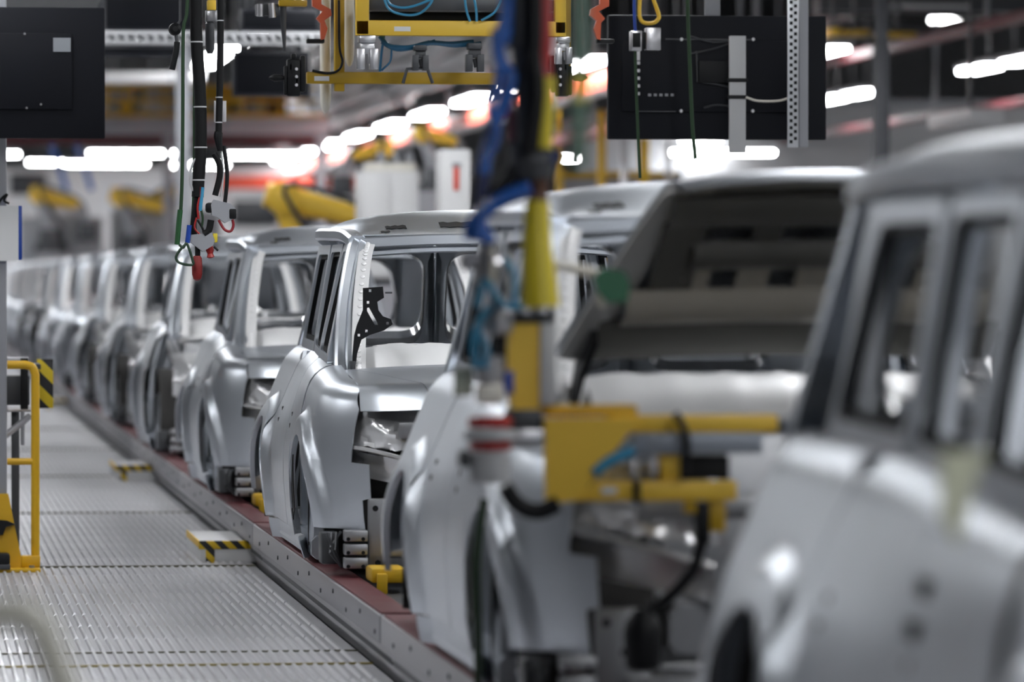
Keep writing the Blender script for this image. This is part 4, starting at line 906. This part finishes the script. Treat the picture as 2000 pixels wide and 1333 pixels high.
# robots
def robot(px, py, Y, s, f, label, grp, reach=1., lower=GREY, pack=DGREY):
    q = at(px, py, Y); r = thing('industrial_robot', label, 'robot', (q.x, Y, -.03), grp); H = q.z + .03; body = YEL
    MB().box((-.3, -.3, 0), (.3, .3, H - 1.0 * s), .03).build('pedestal', GREY, r)
    z = H - 1.0 * s; MB().lathe((0, 0, z), (0, 0, 1), [(0, .30 * s), (.12 * s, .30 * s), (.16 * s, .22 * s), (.40 * s, .20 * s)], 18).build('turret', DGREY, r)
    sh = Vector((0, 0, z + .40 * s)); el = Vector((f * -.22 * s, 0, H)); wr = Vector((f * (reach - .22) * s, 0, H - .24 * s * reach)); hd = wr + Vector((f * .16 * s, 0, -.32 * s))
    MB().tube([sh, sh.lerp(el, .5), el], [.14 * s, .12 * s, .12 * s], 14).build('lower_arm', lower, r)
    MB().lathe(el - Vector((0, .2 * s, 0)), (0, 1, 0), [(0, .10 * s), (.04 * s, .16 * s), (.36 * s, .16 * s), (.4 * s, .10 * s)], 16).build('elbow', body, r)
    MB().tube([el + (el - wr) * .2, el, wr], [.12 * s, .14 * s, .085 * s], 14).build('upper_arm', body, r)
    MB().tube([wr, hd], [.08 * s, .06 * s], 12).build('wrist', GREY, r)
    MB().box((hd.x - .16 * s, -.08 * s, hd.z - .3 * s), (hd.x + .16 * s, .08 * s, hd.z), .02).build('weld_tool', DGREY, r)
    MB().tube([sh + Vector((f * .2 * s, -.2 * s, 0)), el + Vector((0, -.2 * s, .12 * s)), wr + Vector((0, -.1 * s, .08 * s)), hd], .025 * s, 8, smooth=5).build('dress_pack', pack, r)
G1, G2 = 'yellow robots at the far left', 'yellow robots in the middle'
robot(100, 380, 104.5, 1.25, 1, 'yellow robot leftmost in the background, under the blue hoses', G1, .7)
robot(262, 385, 104.5, 1.35, 1, 'yellow robot second from the left in the background', G1, .85)
robot(335, 372, 107, 1.1, -1, 'yellow robot behind the left green rope in the background', G1, .6)
robot(598, 388, 47.5, 1.04, 1, 'yellow robot arm just above the roof of the second body in line', G2, .85, YEL)
robot(722, 290, 61, .8, -1, 'small yellow robot behind the plain white cabinet', G2, .5)
robot(850, 262, 58.4, .7, 1, 'small yellow robot above the white cabinet with red mark', G2, .6)
for x, lab in ((108, 'blue hose hanging above the leftmost robot'), (157, 'blue hose hanging right of the leftmost robot')):
    tag(MB().tube([Vector((at(x, 0, 103).x, 103, 9.0))] + pl([(x - 6, 260), (x, 300), (x + 16, 350), (x + 22, 372)], 103), .06, 10, smooth=4).build('blue_hose', BLUE), lab, 'hose')
# white cabinets
r = bgt('control_cabinet', 'plain white control cabinet above the roof of the focused body', 'cabinet', [('body', (703, 335, 818, 545), 45.72, .5, WHITE), ('top_tray', (715, 318, 812, 336), 45.85, .3, OFFW), ('door', (712, 345, 762, 540), 45.69, .03, WHITE), ('door', (766, 345, 811, 540), 45.69, .03, WHITE)]); legs(r, (715, 806), 545, 45.72, DGREY)
for x in (745, 775, 800): MB().lathe(at(x, 318, 46.0), (0, 0, 1), [(0, .04), (.08, .045), (.1, .03)], 12).build('filter_cap', GREY, r)
r = bgt('control_cabinet', 'narrow white cabinet with a red mark left of the blue hoses', 'cabinet', [('body', (861, 292, 919, 545), 39.37, .4, WHITE), ('red_mark', (886, 325, 897, 372), 39.35, .02, mat('red_sticker', (.75, .08, .05), .5)), ('dark_mark', (883, 318, 900, 328), 39.35, .02, GREY)]); legs(r, (866, 914), 545, 39.37, DGREY)
# lamp row's red rail, second dull rail
def long_rail(label, X, z0, z1, ya, yb, m, w=.08):
    r = thing('busbar_rail', label, 'rail', (0, 0, 0)); MB().box((X - w, ya, z0), (X + w, yb, z1), .01).build('rail', m, r)
    for k in range(int((yb - ya) / 12) + 1): MB().box((X - .02, ya + .5 + 12 * k, z1), (X + .02, ya + .54 + 12 * k, 8.98)).build('hanger', GREY, r)
MAR = mat('maroon_pipe_paint', (.10, .015, .02), .5)
long_rail('bright red rail under the slanting lamp row', 8.42, 3.70, 3.95, 48, 110, mat('bright_red_rail', (.80, .13, .08), .45)); long_rail('white rail beside the bright red rail', 8.1, 3.60, 3.67, 48, 110, WHITE, .05)
long_rail('dull red rail below the slanting lamp row', 8.6, 3.20, 3.36, 48, 66, mat('dull_red_rail', (.30, .08, .08), .55))
long_rail('thin dull red pipe over the right background, upper', 12.4, 4.9, 5.05, 40, 95, MAR, .06); long_rail('thin dull red pipe over the right background, middle', 11.9, 4.2, 4.33, 40, 95, MAR, .06); long_rail('thin dull red pipe over the right background, lower', 13.9, 3.62, 3.72, 40, 95, MAR, .05)
# silver ducts above the lamp row
rnd = random.Random(11); r = thing('duct_bundle', 'bundle of silver ducts above the slanting lamp row', 'ducts', (0, 0, 0))
for k in range(7):
    z = 4.35 + .17 * k; X = 7.7 - .16 * k; ys_ = [58 + 2.5 * i for i in range(18)]
    o = MB().tube([(X + rnd.uniform(-.06, .06), y, z + rnd.uniform(-.05, .05)) for y in ys_], [.13 + rnd.uniform(-.03, .03) for _ in ys_], 12).build('duct', MGREY, r)
    for y in ys_[2::5]: MB().box((X - .17, y, z - .16), (X + .17, y + .12, z + .16), .02).build('flange', LGREY, o)
for y in (60, 75, 90): MB().box((6.9, y, 5.3), (6.95, y + .05, 8.98)).build('hanger', DGREY, r)
# right hand background
r = bgt('steel_column', 'dark steel column right of the upper right screen', 'column', [('column', (1712, 90, 1738, 540), 43.2, .2, mat('dark_column_paint', (.045, .047, .055), .6))]); q = at(1725, 90, 43.2); MB().box((q.x - .05, 43.23, q.z), (q.x + .05, 43.33, 8.99)).build('upper_column', mat('dark_column_paint', (.045, .047, .055), .6), r); MB().box((q.x - .1, 43.2, -.03), (q.x + .1, 43.4, at(0, 540, 43.2).z)).build('foot', mat('dark_column_paint', (.045, .047, .055), .6), r)
RP = mat('right_partition', (.48, .485, .50), .55)
r = bgt('partition_wall', 'grey partition wall behind the roof of the nearest body', 'partition', [('panel', (1335, 205, 2120, 545), 76.2, .15, RP), ('top_rail', (1335, 196, 2120, 206), 76.17, .2, GREY)]); q = at(1335, 545, 76.2); MB().box((q.x, 76.2, -.03), (at(2120, 545, 76.2).x, 76.35, q.z)).build('lower_panel', RP, r)
r = thing('unlit_lamp', 'unlit white box lamp hanging before the right partition wall', 'lamp', (0, 0, 0)); q = at(1892, 238, 48); MB().box((q.x, 48, q.z - .02), (q.x + .37, 50.0, q.z + .14), .02).build('housing', WHITE, r); MB().box((q.x + .16, 48.7, q.z + .14), (q.x + .2, 48.74, 8.98)).build('rod', DGREY, r)
r = bgt('cable_tray', 'dark cable tray crossing the upper right background', 'cable tray', [('tray', (1600, -30, 2150, 22), 55.88, .5, DGREY), ('lip', (1740, 8, 1900, 16), 55.82, .04, LGREY), ('side', (1600, 22, 2150, 30), 56.13, .3, BLACK)]); hang(r, (1650, 2100), -20, 55.88)
for i, (a, b, c, d) in enumerate(((1622, 52, 1640, 70), (1645, 56, 1700, 68), (1720, 60, 1790, 72))):
    r = bgt('overhead_box', ['small bright yellow box right of the upper right screen', 'flat yellow box beside the small bright yellow one', 'yellow box furthest from the upper right screen'][i], 'box', [('body', (a, b, c, d), 53.3, .4, (YEL, YEL2, YEL2)[i]), ('lid', (a - 1, b - 2, c + 1, b + 2), 53.27, .45, DGREY)]); hang(r, ((a + c) / 2,), b, 53.3)
for i, (a, c, d) in enumerate(((1168, 1184, 215), (1214, 1226, 250), (1250, 1268, 270), (1302, 1312, 275), (1085, 1100, 215))):
    Y = 56 + 2.5 * i; m = (YEL2, LGREY, YEL2, LGREY, YEL)[i]; r = thing('fence_post', ['ochre post left of the upper right screen', 'pale post under the left corner of the upper right screen', 'ochre post under the upper right screen', 'pale post under the middle of the upper right screen', 'yellow post right of the hose bundle'][i], 'post', (0, 0, 0)); q, q2 = at(a, d, Y), at(c, d, Y)
    MB().box((q.x, Y, -.03), (q2.x, Y + .1, q.z), .006).build('post', m, r); MB().box((q.x - .06, Y - .06, -.03), (q2.x + .06, Y + .16, .0)).build('foot', m, r)
r = bgt('assembly_machine', 'grey machine frame with yellow crossbars behind the roof of the open-hood body', 'machine', [('crossbar', (1080, 335, 1320, 348), 66.04, .15, YEL2), ('body', (1100, 350, 1330, 545), 66.04, .8, GREY), ('back_panel', (1130, 262, 1330, 335), 68.58, .1, LGREY)]); legs(r, (1110, 1300), 545, 66.04, DGREY); legs(r, (1140, 1310), 335, 68.45, GREY)
for px, py, Y in ((1085, 310, 90), (1125, 310, 92), (1300, 299, 68), (1215, 275, 76)):
    q = at(px, py, Y); lamp((q.x, q.y, q.z), 'small crosswise lamp seen between hoses and screen', 'small crosswise lamps', -PI / 2, SHORT)
# wide machine blocks far behind the line at the left
r = bgt('machine_block', 'dark robot cell machinery low behind the far car bodies', 'machine', [('block', (40, 425, 200, 545), 105, 1., GREY), ('block', (220, 410, 440, 545), 105, 1., GREY), ('top_box', (90, 400, 160, 426), 105.2, .6, MGREY)]); legs(r, (60, 180, 240, 420), 545, 105, DGREY, .1)

# wide trays added overhead to cast soft shadow bands on the walkway
for i, (Y, z) in enumerate(((27.5, 3.05), (35.5, 3.05), (44.5, 3.05), (56, 3.3))):
    r = thing('shade_tray', 'wide tray added to shade the walkway, %s from the camera' % ('nearest', 'second', 'third', 'farthest')[i], 'cable tray', (0, 0, 0), 'added trays shading the walkway')
    MB().box((-1.6, Y, z), (1.1, Y + 1.5, z + .03)).box((-1.6, Y, z + .03), (1.1, Y + .03, z + .13)).box((-1.6, Y + 1.47, z + .03), (1.1, Y + 1.5, z + .13)).build('tray', DGREY, r)
    for x in (-1.4, .9): MB().box((x, Y + .73, z + .03), (x + .03, Y + .76, 8.98)).build('hanger', DGREY, r)
